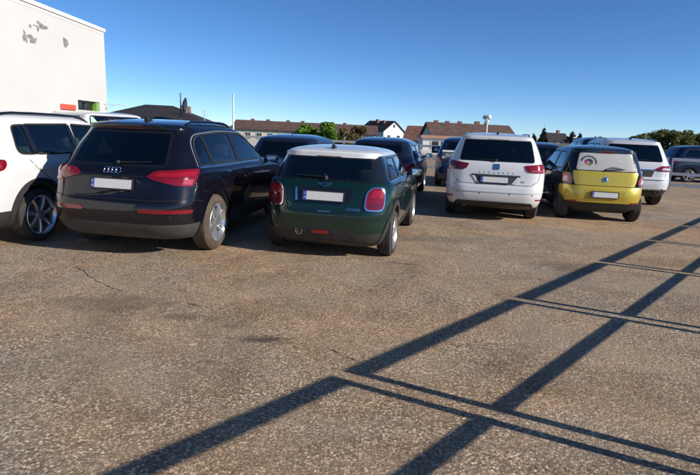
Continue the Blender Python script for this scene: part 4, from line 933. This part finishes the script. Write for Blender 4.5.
# ---------------- partly hidden cars of the second row
def plain_car(name, loc, hd, label, col, hgt=1.48, wid=.89, length=4.4, wb=2.62, lights='red', tint='glass_mid', group='dark cars of the second row'):
    k = hgt / 1.48; ro = -.88; fr = length - .88; w = wid
    rows = [(.20, ro + .2, fr - .12, w - .12, .38, .32, .4, .4), (.30, ro + .06, fr - .03, w - .04, .42, .36, .45, .45), (.48, ro, fr, w - .015, .44, .38, .5, .5), (.62, ro, fr, w, .44, .38, .5, .5), (.72 * k, ro + .03, fr - .06, w, .42, .38, .5, .5), (.84 * k, ro + .06, fr - .35, w - .005, .4, .38, .5, .45), (.93 * k, ro + .1, fr - .85, w - .03, .38, .36, .5, .4), (.98 * k, ro + .14, fr - 1.15, w - .06, .36, .34, .48, .36),
            (1.15 * k, ro + .28, fr - 1.5, w - .13, .3, .3, .4, .3), (1.32 * k, ro + .42, fr - 1.85, w - .205, .27, .27, .36, .3), (1.365 * k, ro + .44, fr - 2.0, w - .235, .28, .26, .36, .3), (1.40 * k, ro + .52, fr - 2.15, w - .28, .3, .28, .36, .3), (1.435 * k, ro + .72, fr - 2.35, w - .36, .32, .32, .34, .34), (1.462 * k, ro + 1.0, fr - 2.5, w - .48, .28, .28, .28, .28), (1.475 * k, ro + 1.25, fr - 2.6, w - .60, .2, .2, .2, .2), (hgt, ro + 1.4, fr - 2.7, w - .70, .14, .14, .14, .14)]
    P_ = paint(name + '_paint', col, .3, .32, dust=.03)
    c = Car(name, rows, loc, hd, label, 'car', group, crown=.05, bul=.03)
    c.wheels(wb, wid * 2 - .26, .318, .205, 'five')
    z0, z1 = 1.0 * k, 1.315 * k
    c.window('rear', fillet([(-w + .33, z0), (w - .33, z0), (w - .40, z1), (-w + .40, z1)], .05), M[tint], 'rear_window', seal=.02, seal_mat=M['gloss_black'])
    for side in 'RL':
        c.window(side, fillet([(-.35, z0), (.62, z0), (.62, z1), (-.10, z1)], .05), M[tint], 'quarter_window')
        c.window(side, fillet([(.72, z0), (fr - 1.30, z0 + .01), (fr - 1.95, z1 - .01), (.72, z1)], .05), M[tint], 'door_window')
        c.handle(side, .15, .88 * k, P_); c.ribbon('door_gap', [(.67, z1), (.67, .35)], .008, M['gap'], side, off=.0012)
    c.window('front', fillet([(-w + .3, z0 + .03), (w - .3, z0 + .03), (w - .36, z1 - .02), (-w + .36, z1 - .02)], .05), M['glass_teal'], 'windscreen')
    c.body(P_, zones=[(.0, .30, M['black'])], cowl=fr - 1.5, floor=.8 * k)
    for g in (1, -1):
        l = c.patch('tail_light', fillet(neg([(w - .33, .74 * k), (w + .14, .73 * k), (w + .18, .90 * k), (w - .06, .96 * k), (w - .28, .93 * k)], g), .03), M['red'], off=.012, depth=.025)
        c.patch('lamp_element', fillet(neg([(w - .24, .79 * k), (w + .02, .79 * k), (w + .04, .86 * k), (w - .22, .87 * k)], g), .02), M['bright_red'], off=.015, depth=.004, parent=l)
        c.mirror(fr - 1.55, z0 + .03, w - .02, P_, g)
    c.plate(.80 * k if hgt < 1.6 else .8); c.ribbon('tailgate_gap', [(-w + .1, .9 * k), (-w + .12, .66), (w - .12, .66), (w - .1, .9 * k)], .008, M['gap'], off=.0015)
    c.disc_badge(0, .92 * k, .05, M['chrome'], off=.01)
    c.antenna(0, ro + .95, False); c.seats(.25, 1.15, 1.08 * k)
    return c
NAVY = (.010, .018, .045)
plain_car('dark_blue_hatchback', (-1.42, 11.9), 10, 'dark blue hatchback seen over the gap between black SUV and green hatchback', NAVY, 1.50, .90)
cb = plain_car('dark_blue_estate', (.72, 13.0), 12, 'dark blue estate with red tail light just right of the green hatchback', (.008, .014, .036), 1.52, .90, 4.6)
plain_car('blue_hatchback', (3.6, 17.4), 11, 'blue hatchback half hidden by the left side of the white minivan', (.012, .03, .085), 1.62, .88)
plain_car('dark_hatchback', (6.35, 18.2), 12, 'dark hatchback whose roof shows between white minivan and city car', (.012, .014, .022), 1.56, .89)
plain_car('dark_blue_people_carrier', (9.3, 20.0), 12, 'dark blue people carrier behind the city car and the large white SUV', (.008, .016, .05), 1.84, .93, 4.7)
plain_car('navy_van', (15.9, 25.6), 97, 'navy blue people carrier side-on beyond the railing at the right edge', (.006, .014, .055), 1.72, .95, 4.9, 3.0, tint='glass_dark')

# ---------------- white delivery van behind the left cars, seen from its rear left corner
V = Car('white_van', [
    (.24, -.80, 3.3, .80, .14, .12, .4, .4), (.34, -.90, 3.45, .88, .14, .12, .45, .45), (.55, -.93, 3.5, .90, .14, .12, .5, .5), (.80, -.93, 3.4, .90, .13, .12, .5, .5), (1.0, -.92, 3.0, .895, .13, .12, .5, .4), (1.10, -.91, 2.6, .88, .13, .12, .5, .36), (1.35, -.88, 2.2, .84, .13, .12, .42, .3), (1.60, -.84, 1.85, .79, .13, .12, .38, .3),
    (1.72, -.81, 1.7, .76, .14, .12, .36, .3), (1.77, -.77, 1.58, .72, .18, .16, .36, .3), (1.80, -.66, 1.42, .64, .24, .22, .34, .34), (1.822, -.45, 1.2, .52, .28, .26, .3, .3), (1.835, -.1, .95, .35, .26, .26, .26, .26)],
    (-6.75, 14.1), -50.0, 'white delivery van with green corner mark in its window, behind the black SUV', 'van', crown=.03, bul=.015)
V.wheels(2.68, 1.56, .325, .205, 'five')
V.window('rear', fillet([(-.66, 1.14), (.66, 1.14), (.635, 1.72), (-.635, 1.72)], .06), M['glass_mid'], 'rear_window', seal=.024)
for side in 'RL':
    V.window(side, fillet([(-.62, 1.16), (.75, 1.16), (.75, 1.70), (-.58, 1.70)], .08), M['glass_dark'], 'quarter_window', seal=.02)
    V.window(side, fillet([(1.10, 1.15), (2.35, 1.14), (1.85, 1.52), (1.65, 1.60), (1.10, 1.61)], .05), M['glass_teal'], 'door_window', seal=.02)
V.window('front', fillet([(-.66, 1.18), (.66, 1.18), (.58, 1.60), (-.58, 1.60)], .06), M['glass_teal'], 'windscreen')
V.body(WHITE, zones=[(.0, .34, M['dark_clad'])], cowl=2.4, floor=.9)
gm = mat('green_print', (.01, .48, .16), .4)
V.patch('green_mark', [(-.62, 1.47), (-.40, 1.47), (-.56, 1.69), (-.615, 1.70)], gm, off=.002, depth=.003)
V.patch('mark_centre', [(-.57, 1.50), (-.48, 1.50), (-.555, 1.60)], mat('green_dark_print', (.005, .16, .06), .4), off=.004, depth=.003)
for g in (1, -1):
    V.patch('tail_light', fillet(neg([(.74, .80), (.90, .80), (.88, 1.25), (.74, 1.25)], g), .03), M['red'], off=.012, depth=.025); V.mirror(2.35, 1.2, .88, M['black'], g)
V.plate(.72); V.ribbon('door_gap', [(0, .5), (0, 1.66)], .008, M['gap'], off=.0015)
V.seats(.9, 1.4, 1.3)
for side in 'RL': V.ribbon('slide_rail', [(-.8, 1.05), (.9, 1.05)], .022, M['dark_steel'], side, off=.002)

# ------------------------------------------------------------------ the town beyond the deck
TZ = -7.0
TILE_B = mat('brown_tiles', (.125, .072, .054), .85, noise=.35, nscale=1.2, bump=.4, bscale=9); TILE_R = mat('red_tiles', (.22, .10, .07), .85, noise=.3, nscale=1.2, bump=.4, bscale=9)
TILE_D = mat('dark_tiles', (.030, .026, .027), .7, noise=.3, nscale=1.0, bump=.3, bscale=9); CREAM = mat('cream_render', (.70, .63, .50), .9, noise=.08, nscale=.6); WHITEH = mat('white_house', (.70, .68, .63), .9, noise=.05, nscale=.6)
PANE = mat('far_pane', (.025, .03, .035), .1, coat=.4); FRAME = mat('far_frame', (.65, .64, .6), .6); BRICK = mat('chimney_brick', (.24, .11, .075), .9, noise=.3, nscale=4)
def house(name, loc, rz, L_, D_, eave, ridge, roof, wall, label, hip=0.0, wins=(), gable_wins=(), chim=(), over=.4, group=None):
    """local X along the ridge, front at y = -D/2; heights are absolute"""
    root = tag(empty(name, (loc[0], loc[1], TZ), rz), label, 'house', group); e, r = eave - TZ, ridge - TZ; l, d = L_ / 2, D_ / 2
    if hip: vs = [(-l, -d, 0), (l, -d, 0), (l, d, 0), (-l, d, 0), (-l, -d, e), (l, -d, e), (l, d, e), (-l, d, e)]; fs = [(0, 1, 5, 4), (1, 2, 6, 5), (2, 3, 7, 6), (3, 0, 4, 7)]
    else:
        vs = [(-l, -d, 0), (l, -d, 0), (l, d, 0), (-l, d, 0), (-l, -d, e), (l, -d, e), (l, d, e), (-l, d, e), (-l, 0, r - .12), (l, 0, r - .12)]; fs = [(0, 1, 5, 4), (1, 2, 6, 9, 5), (2, 3, 7, 6), (3, 0, 4, 8, 7)]
    obj('wall', vs, fs, wall, root)
    k = over * (r - e) / d; hx = hip if hip else -over; t = .22
    lx, ly = l + over, d + over
    top = [(-lx, -ly, e - k), (lx, -ly, e - k), (lx, ly, e - k), (-lx, ly, e - k), (-(l - hx), 0, r), (l - hx, 0, r)]
    vs = top + [(x, y, z - t) for x, y, z in top]
    fs = [(0, 1, 5, 4), (2, 3, 4, 5), (6, 10, 11, 7), (8, 11, 10, 9), (0, 6, 7, 1), (2, 8, 9, 3)] + ([(1, 2, 5), (3, 0, 4), (7, 11, 8), (9, 10, 6), (1, 7, 8, 2), (3, 9, 6, 0)] if hip else [(1, 7, 11, 5), (5, 11, 8, 2), (3, 9, 10, 4), (4, 10, 6, 0)])
    rf = obj('roof', vs, fs, roof, root)
    for x, y, w, h in chim:
        zz = r - abs(y) / d * (r - e); b = box('chimney', x - w / 2, x + w / 2, y - w / 2, y + w / 2, zz - .6, zz + h, BRICK, rf)
    for x, z, w, h in wins:
        p = box('window', x - w / 2, x + w / 2, -d - .03, -d + .05, z - TZ - h / 2, z - TZ + h / 2, PANE, root)
        bm = bmesh.new(); q = .09
        for a in ((x - w / 2 - q, x - w / 2 - .002, -h / 2 - q, h / 2 + q), (x + w / 2 + .002, x + w / 2 + q, -h / 2 - q, h / 2 + q), (x - w / 2, x + w / 2, h / 2 + .002, h / 2 + q), (x - w / 2, x + w / 2, -h / 2 - q, -h / 2 - .002), (x - .04, x + .04, -h / 2, h / 2)):
            bbox(bm, a[0], a[1], -d - .08, -d + .02, z - TZ + a[2], z - TZ + a[3])
        from_bm('window_frame', bm, FRAME, p)
    for y, z, w, h in gable_wins:
        p = box('window', l - .05, l + .03, y - w / 2, y + w / 2, z - TZ - h / 2, z - TZ + h / 2, PANE, root)
    return root
# long terrace of brown-roofed houses
wn_ = [(x, z, 1.1, 1.25) for x in np.arange(-15.5, 16, 2.6) for z in (.05, -2.8)]
house('terrace_house', (-11.5, 126), R(-2), 33, 9, 1.7, 3.55, TILE_B, CREAM, 'long cream terrace with brown tiled roof and chimneys, left of the green tree', wins=wn_, chim=[(-13, .6, .8, .6), (-9.3, .6, .8, .6), (-4.5, .6, .8, .6), (-1, .6, .8, .6), (4.5, .6, .8, .5), (9, .6, .8, .6)])
house('gable_house', (7.7, 153), R(-52), 10.5, 7.6, 2.8, 5.45, TILE_D, WHITEH, 'white house with dark gabled roof and one small attic window', gable_wins=[(0, 4.0, .7, .8), (-1.8, .8, 1.1, 1.3), (1.8, .8, 1.1, 1.3)], chim=[(-1, -.8, .8, .9), (2, -.9, .7, .7)])
house('small_gable_house', (.2, 175), R(-80), 8, 4.6, .4, 2.6, TILE_R, WHITEH, 'tiny white gable among brown bushes left of the white house', gable_wins=[(0, .3, .8, .8)])
house('red_roof_house', (15.3, 112), R(-20), 8, 7, 1.0, 3.7, TILE_R, CREAM, 'cream house with reddish roof between the white house and the long brown roof', wins=[(-2.4, -.4, 1, 1.2), (0, -.4, 1, 1.2), (2.4, -.4, 1, 1.2)], chim=[(1, 0, .7, .7)])
house('brown_roof_house', (17.7, 84), R(4), 12.6, 8, 2.1, 3.85, TILE_B, CREAM, 'house with long brown roof and several chimneys behind the round lamp', chim=[(-5, .3, .6, .45), (-3.2, .3, .6, .4), (-1.2, .3, .6, .45), (1.6, .3, .7, .55), (3, .2, .5, .45)], wins=[(x, .8, 1, 1.1) for x in (-4.5, -2, .5, 3)])
house('hipped_house', (-18.4, 50), R(6), 10.5, 9.5, 1.75, 3.35, TILE_D, CREAM, 'low dark hipped roof just right of the white hall', hip=4.0, chim=[(2.2, -.6, .3, .28), (2.9, -.9, .3, .28)], wins=[(x, .5, 1, 1.1) for x in (-3, 0, 3)])
house('tree_house', (57, 152), R(10), 6, 5, 2.3, 4.2, TILE_D, WHITEH, 'small white house among the dark conifers on the right', chim=[(1, 0, .7, .8)], wins=[(-1.2, 1.2, 1, 1.2), (1.2, 1.2, 1, 1.2)])
house('far_house', (64.5, 165), R(-8), 9, 6, 1.8, 3.1, TILE_B, CREAM, 'low brown roof beside the conifers on the right', wins=[(-2, .8, 1, 1), (1, .8, 1, 1)])
# pale flat-roofed block with dark window pairs
def block(name, loc, rz, L_, D_, top, wall, wins, band, label):
    root = tag(empty(name, (loc[0], loc[1], TZ), rz), label, 'building'); h = top - TZ; l, d = L_ / 2, D_ / 2
    box('wall', -l, l, -d, d, 0, h, wall, root); box('roof_edge', -l - .25, l + .25, -d - .25, d + .25, h + .003, h + .32, band, root)
    for x, z, w, hh in wins:
        p = box('window', x - w / 2, x + w / 2, -d - .03, -d + .05, z - TZ - hh / 2, z - TZ + hh / 2, PANE, root)
        bm = bmesh.new()
        for a in ((x - w / 2 - .08, x - w / 2 - .002), (x + w / 2 + .002, x + w / 2 + .08)): bbox(bm, a[0], a[1], -d - .07, -d + .02, z - TZ - hh / 2, z - TZ + hh / 2)
        bbox(bm, x - w / 2, x + w / 2, -d - .09, -d + .02, z - TZ - hh / 2 - .1, z - TZ - hh / 2 - .002)
        from_bm('window_frame', bm, FRAME, p)
    return root
block('flat_block', (12.6, 64), R(-3), 9.2, 8, 1.42, WHITEH, [(x, z, .75, 1.25) for z in (.45, -2.2) for x in (-3.2, -2.2, -.6, .4, 2.0, 3.0)], mat('orange_edge', (.48, .26, .16), .7), 'pale flat-roofed block with pairs of dark windows left of the minivan')
block('low_block', (6.3, 57), R(-3), 4.6, 6, -.2, WHITEH, [(-1.2, -1.1, .8, .9), (.6, -1.1, .8, .9)], WHITEH, 'lower white annex in front of the flat-roofed block')
block('dark_flat_roof', (18.2, 47), R(-5), 5.0, 6, 1.2, mat('dark_wall', (.05, .05, .055), .8), [], mat('grey_edge', (.14, .14, .14), .7), 'low dark flat roof seen between minivan and city car')

# ------------------------------------------------------------------ trees
def leaf_cloud(name, clumps, n, size, m, parent, seed=0):
    """many small leaf faces spread through clumps (centre, radii)"""
    g = np.random.default_rng(seed); cl = np.array([c for c, r in clumps]); rd = np.array([r for c, r in clumps])
    w = rd.prod(1); w = w / w.sum(); idx = g.choice(len(cl), n, p=w)
    v = g.normal(size=(n, 3)); v /= np.linalg.norm(v, axis=1)[:, None]; rr = g.random(n) ** .45
    P = cl[idx] + v * rd[idx] * rr[:, None]
    a = g.normal(size=(n, 3)); a /= np.linalg.norm(a, axis=1)[:, None]; b = np.cross(a, g.normal(size=(n, 3))); b /= np.linalg.norm(b, axis=1)[:, None]
    s = size * g.uniform(.5, 1.3, n)[:, None]
    V = np.stack([P - a * s, P + b * s * .55, P + a * s, P - b * s * .55], 1).reshape(-1, 3)
    me = bpy.data.meshes.new(name); me.vertices.add(n * 4); me.vertices.foreach_set('co', V.ravel()); me.loops.add(n * 4); me.loops.foreach_set('vertex_index', np.arange(n * 4))
    me.polygons.add(n); me.polygons.foreach_set('loop_start', np.arange(n) * 4); me.polygons.foreach_set('loop_total', np.full(n, 4)); me.update(calc_edges=True); me.validate()
    return link(name, me, m, parent)
def leafmat(name, a, b):
    m, N, L, bs = nmat(name); g = N.new('ShaderNodeNewGeometry'); r = N.new('ShaderNodeValToRGB'); r.color_ramp.elements[0].color = (*a, 1); r.color_ramp.elements[1].color = (*b, 1)
    L.new(g.outputs['Random Per Island'], r.inputs['Fac']); L.new(r.outputs['Color'], bs.inputs['Base Color']); bs.inputs['Roughness'].default_value = .7
    tr = N.new('ShaderNodeBsdfTranslucent'); L.new(r.outputs['Color'], tr.inputs[0]); mx = N.new('ShaderNodeMixShader'); mx.inputs[0].default_value = .3
    L.new(bs.outputs[0], mx.inputs[1]); L.new(tr.outputs[0], mx.inputs[2]); L.new(mx.outputs[0], N['Material Output'].inputs[0])
    return m
LM = dict(spring=leafmat('spring_leaves', (.09, .19, .012), (.20, .33, .03)), olive=leafmat('olive_leaves', (.08, .10, .025), (.19, .19, .05)), dark=leafmat('conifer_needles', (.010, .022, .012), (.03, .05, .02)), brown=leafmat('budding_twigs', (.10, .075, .03), (.22, .17, .06)), green=leafmat('green_leaves', (.03, .07, .012), (.09, .15, .025)))
BARK = mat('bark', (.07, .05, .035), .9, noise=.4, nscale=4)
def tree(name, x, y, top, half, lm, label, cat='tree', kind='round', n=3500, size=.22, seed=1, group=None, low=None):
    r_ = random.Random(seed); root = tag(empty(name, (x, y, TZ)), label, cat, group); H_ = top - TZ; bm = bmesh.new()
    tube(bm, [(0, 0, -.2), (.05, 0, H_ * .35), (-.06, .05, H_ * .62), (.03, 0, H_ * .92)], half * .09 + .08, 8, r2=.03)
    clumps = []
    if kind == 'round':
        c0 = (low - TZ) if low is not None else H_ * .45
        for i in range(16):
            a = r_.uniform(0, 6.28); q = r_.random() ** .6; z = c0 + (H_ - c0) * r_.random(); f = math.sqrt(max(.05, 1 - ((z - (c0 + H_) / 2) / ((H_ - c0) * .56)) ** 2))
            c_ = (math.cos(a) * half * q * f * .8, math.sin(a) * half * q * f * .8, min(z, H_ - half * .25)); clumps.append((c_, (half * r_.uniform(.25, .42), half * r_.uniform(.25, .42), half * r_.uniform(.2, .34))))
            if i % 2 == 0: tube(bm, [(0, 0, H_ * r_.uniform(.3, .5)), (c_[0] * .5, c_[1] * .5, c_[2] * .85), c_], .09, 5, r2=.02)
    else:
        for i in range(14):
            t = i / 13; z = H_ * (.12 + .86 * t); rr = half * (1 - t) ** .85 + .12; 
            for j in range(3):
                a = r_.uniform(0, 6.28); clumps.append(((math.cos(a) * rr * .4, math.sin(a) * rr * .4, z), (rr * .62, rr * .62, H_ * .05)))
    from_bm('trunk', bm, BARK, root, smooth=True); leaf_cloud('crown', clumps, n, size, lm, root, seed)
    return root
tree('broadleaf_tree', -4.0, 76, 2.95, 2.2, LM['spring'], 'bright spring-green tree in front of the terrace, right one of two', n=6000, size=.20, seed=3, low=-3)
tree('broadleaf_tree', -7.0, 78, 2.55, 1.9, LM['spring'], 'bright spring-green tree in front of the terrace, left one of two', n=5000, size=.20, seed=5, low=-3)
for i, (x, y, t, h, l) in enumerate([(-1.6, 100, 2.5, 2.6, 'brown bushy tree just right of the green tree'), (1.0, 105, 2.9, 2.6, 'brown bushy tree left of the dark-roofed white house'), (12.6, 175, 5.9, 4.2, 'brown-green tree showing behind the white house gable'), (-12.6, 118, 1.7, 2.2, 'small brown bush before the terrace wall'), (20.5, 60, 1.0, 1.8, 'small brown bush beside the low dark flat roof')]):
    tree('budding_tree', x, y, t, h, LM['brown'] if i != 2 else LM['olive'], l, n=3500, size=.28, seed=10 + i, group='brown trees and bushes', low=-2)
for i, (x, y, t, h, l) in enumerate([(53.2, 150, 5.9, 3.0, 'slim dark conifer, tallest left of the small white house'), (50.6, 150, 4.2, 3.6, 'short dark conifer left of the small white house'), (59.6, 146, 5.5, 4.6, 'broad dark conifer right of the small white house'), (62.5, 148, 4.9, 4.2, 'dark conifer standing rightmost in its clump'), (90, 170, 4.8, 2.6, 'lone dark conifer above the people carrier roof')]):
    tree('conifer', x, y, t, h, LM['dark'], l, kind='cone', n=5000, size=.42, seed=30 + i, group='conifers on the right')
tree('leafy_tree', 64.0, 140, 3.4, 2.0, LM['green'], 'green leafy tree right of the dark conifers', n=3000, size=.35, seed=41, low=-3)
tree('leafy_tree', 67.5, 138, 3.0, 1.6, LM['green'], 'small upright green tree farthest right of the conifer clump', n=2400, size=.33, seed=42, low=-3)
tree('leafy_tree', 86, 168, 3.8, 2.0, LM['green'], 'small far green tree left of the lone conifer', n=2000, size=.4, seed=43, low=-3)
# far wood on the rise at the right and a low belt along the horizon
cl = []
r_ = random.Random(9)
for i in range(430):
    x = r_.uniform(154, 250); h = (11.0 - 5.5 * ((180 - x) / 26) ** 1.5 if x < 180 else 11.0 - 2.0 * ((x - 180) / 50)) + r_.uniform(-1.2, .5); z = h - (h + 7) * r_.random() ** 2.2
    rr = r_.uniform(1.8, 3.4); cl.append(((x, 300 + r_.uniform(-8, 10), z - rr * .6), (rr, rr, rr * .8)))
tag(leaf_cloud('wood', cl, 60000, .75, LM['olive'], None, 50), 'olive green wood on the rise at the far right', 'wood', kind='stuff')
cl = []
for i in range(420):
    x = r_.uniform(-320, 330); rr = r_.uniform(2.4, 5.0); cl.append(((x, 420 + r_.uniform(-15, 15), r_.uniform(-6, 2.0)), (rr * 1.5, rr, rr * .7)))
tag(leaf_cloud('tree_belt', cl, 26000, 1.25, LM['green'], None, 51), 'low belt of trees along the horizon', 'wood', kind='stuff')

# ------------------------------------------------------------------ masts and lamps
def pole(name, x, y, top, r, label, m, cat='pole', base=TZ):
    root = tag(empty(name, (x, y, base)), label, cat); bm = bmesh.new(); tube(bm, [(0, 0, 0), (0, 0, (top - base) * .6), (0, 0, top - base)], r, 10, r2=r * .6); from_bm('shaft', bm, m, root, smooth=True)
    bm = bmesh.new(); tube(bm, [(0, 0, 0), (0, 0, .25)], r * 2.2, 10, r2=r * 1.4); from_bm('foot', bm, m, root, smooth=True)
    return root
WP = mat('white_pole', (.75, .75, .73), .5)
p = pole('flag_pole', -13.75, 60, 5.2, .13, 'slender white pole rising behind the black SUV', WP); bm = bmesh.new(); bmesh.ops.create_icosphere(bm, subdivisions=2, radius=.12, matrix=Matrix.Translation((0, 0, 5.2 - TZ))); from_bm('finial', bm, WP, p, smooth=True)
p = pole('aerial_mast', 94, 172, 6.4, .12, 'thin grey aerial mast far behind the people carrier', M['galv']); bm = bmesh.new(); bbox(bm, -.6, .6, -.05, .05, 12.6, 12.7); from_bm('crossbar', bm, M['galv'], p)
# round white lamp: globe, grey backing ring, white post
p = pole('globe_lamp', 9.9, 40, 2.92, .085, 'white post with round white lamp head above the minivan', WP, 'lamp'); zt = 3.2 - TZ
bm = bmesh.new(); bmesh.ops.create_uvsphere(bm, u_segments=24, v_segments=14, radius=.19, matrix=Matrix.Translation((.08, 0, zt))); from_bm('globe', bm, mat('opal_globe', (.82, .82, .80), .25, coat=.3), p, smooth=True)
bm = bmesh.new(); bmesh.ops.create_uvsphere(bm, u_segments=24, v_segments=14, radius=.175, matrix=Matrix.Translation((-.13, .30, zt - .01))); from_bm('rear_globe', bm, mat('smoked_globe', (.33, .36, .38), .2, coat=.4), p, smooth=True)
bm = bmesh.new(); tube(bm, [(0, 0, zt - .34), (0, 0, zt - .24)], .12, 12, r2=.10); tube(bm, [(.0, 0, zt - .3), (-.14, .28, zt - .27)], .05, 8); from_bm('collar', bm, WP, p, smooth=True)
# satellite dish seen almost edge-on
p = pole('satellite_mast', -14.75, 45, 4.25, .07, 'mast carrying a large dark satellite dish behind the black SUV', M['dark_steel'], 'antenna'); zt = 3.15 - TZ
bm = bmesh.new(); lathe_x(bm, [(.0 + .28 * (q ** 2), .74 * q + .001) for q in np.linspace(0, 1, 8)] + [(.31, .74), (.25, .70)] , 28)
bmesh.ops.rotate(bm, cent=(0, 0, 0), matrix=Matrix.Rotation(R(8), 3, 'Z'), verts=bm.verts); bmesh.ops.translate(bm, vec=(.12, 0, zt), verts=bm.verts); from_bm('dish', bm, mat('dish_grey', (.032, .035, .042), .5), p, smooth=True)
bm = bmesh.new(); tube(bm, [(.1, 0, zt - .6), (.75, -.05, zt - .35), (.8, -.05, zt - .05)], .025, 6); from_bm('feed_arm', bm, M['galv'], p, smooth=True)
p = pole('roof_aerial', -13.6, 48, 3.1, .05, 'small pale roof aerial right of the satellite dish', M['galv'], 'antenna')
bm = bmesh.new()
for i, z in enumerate((9.5, 9.7, 9.9)): bbox(bm, -.35 + .06 * i, .35 - .06 * i, -.012, .012, z, z + .025)
from_bm('aerial_rods', bm, M['galv'], p)
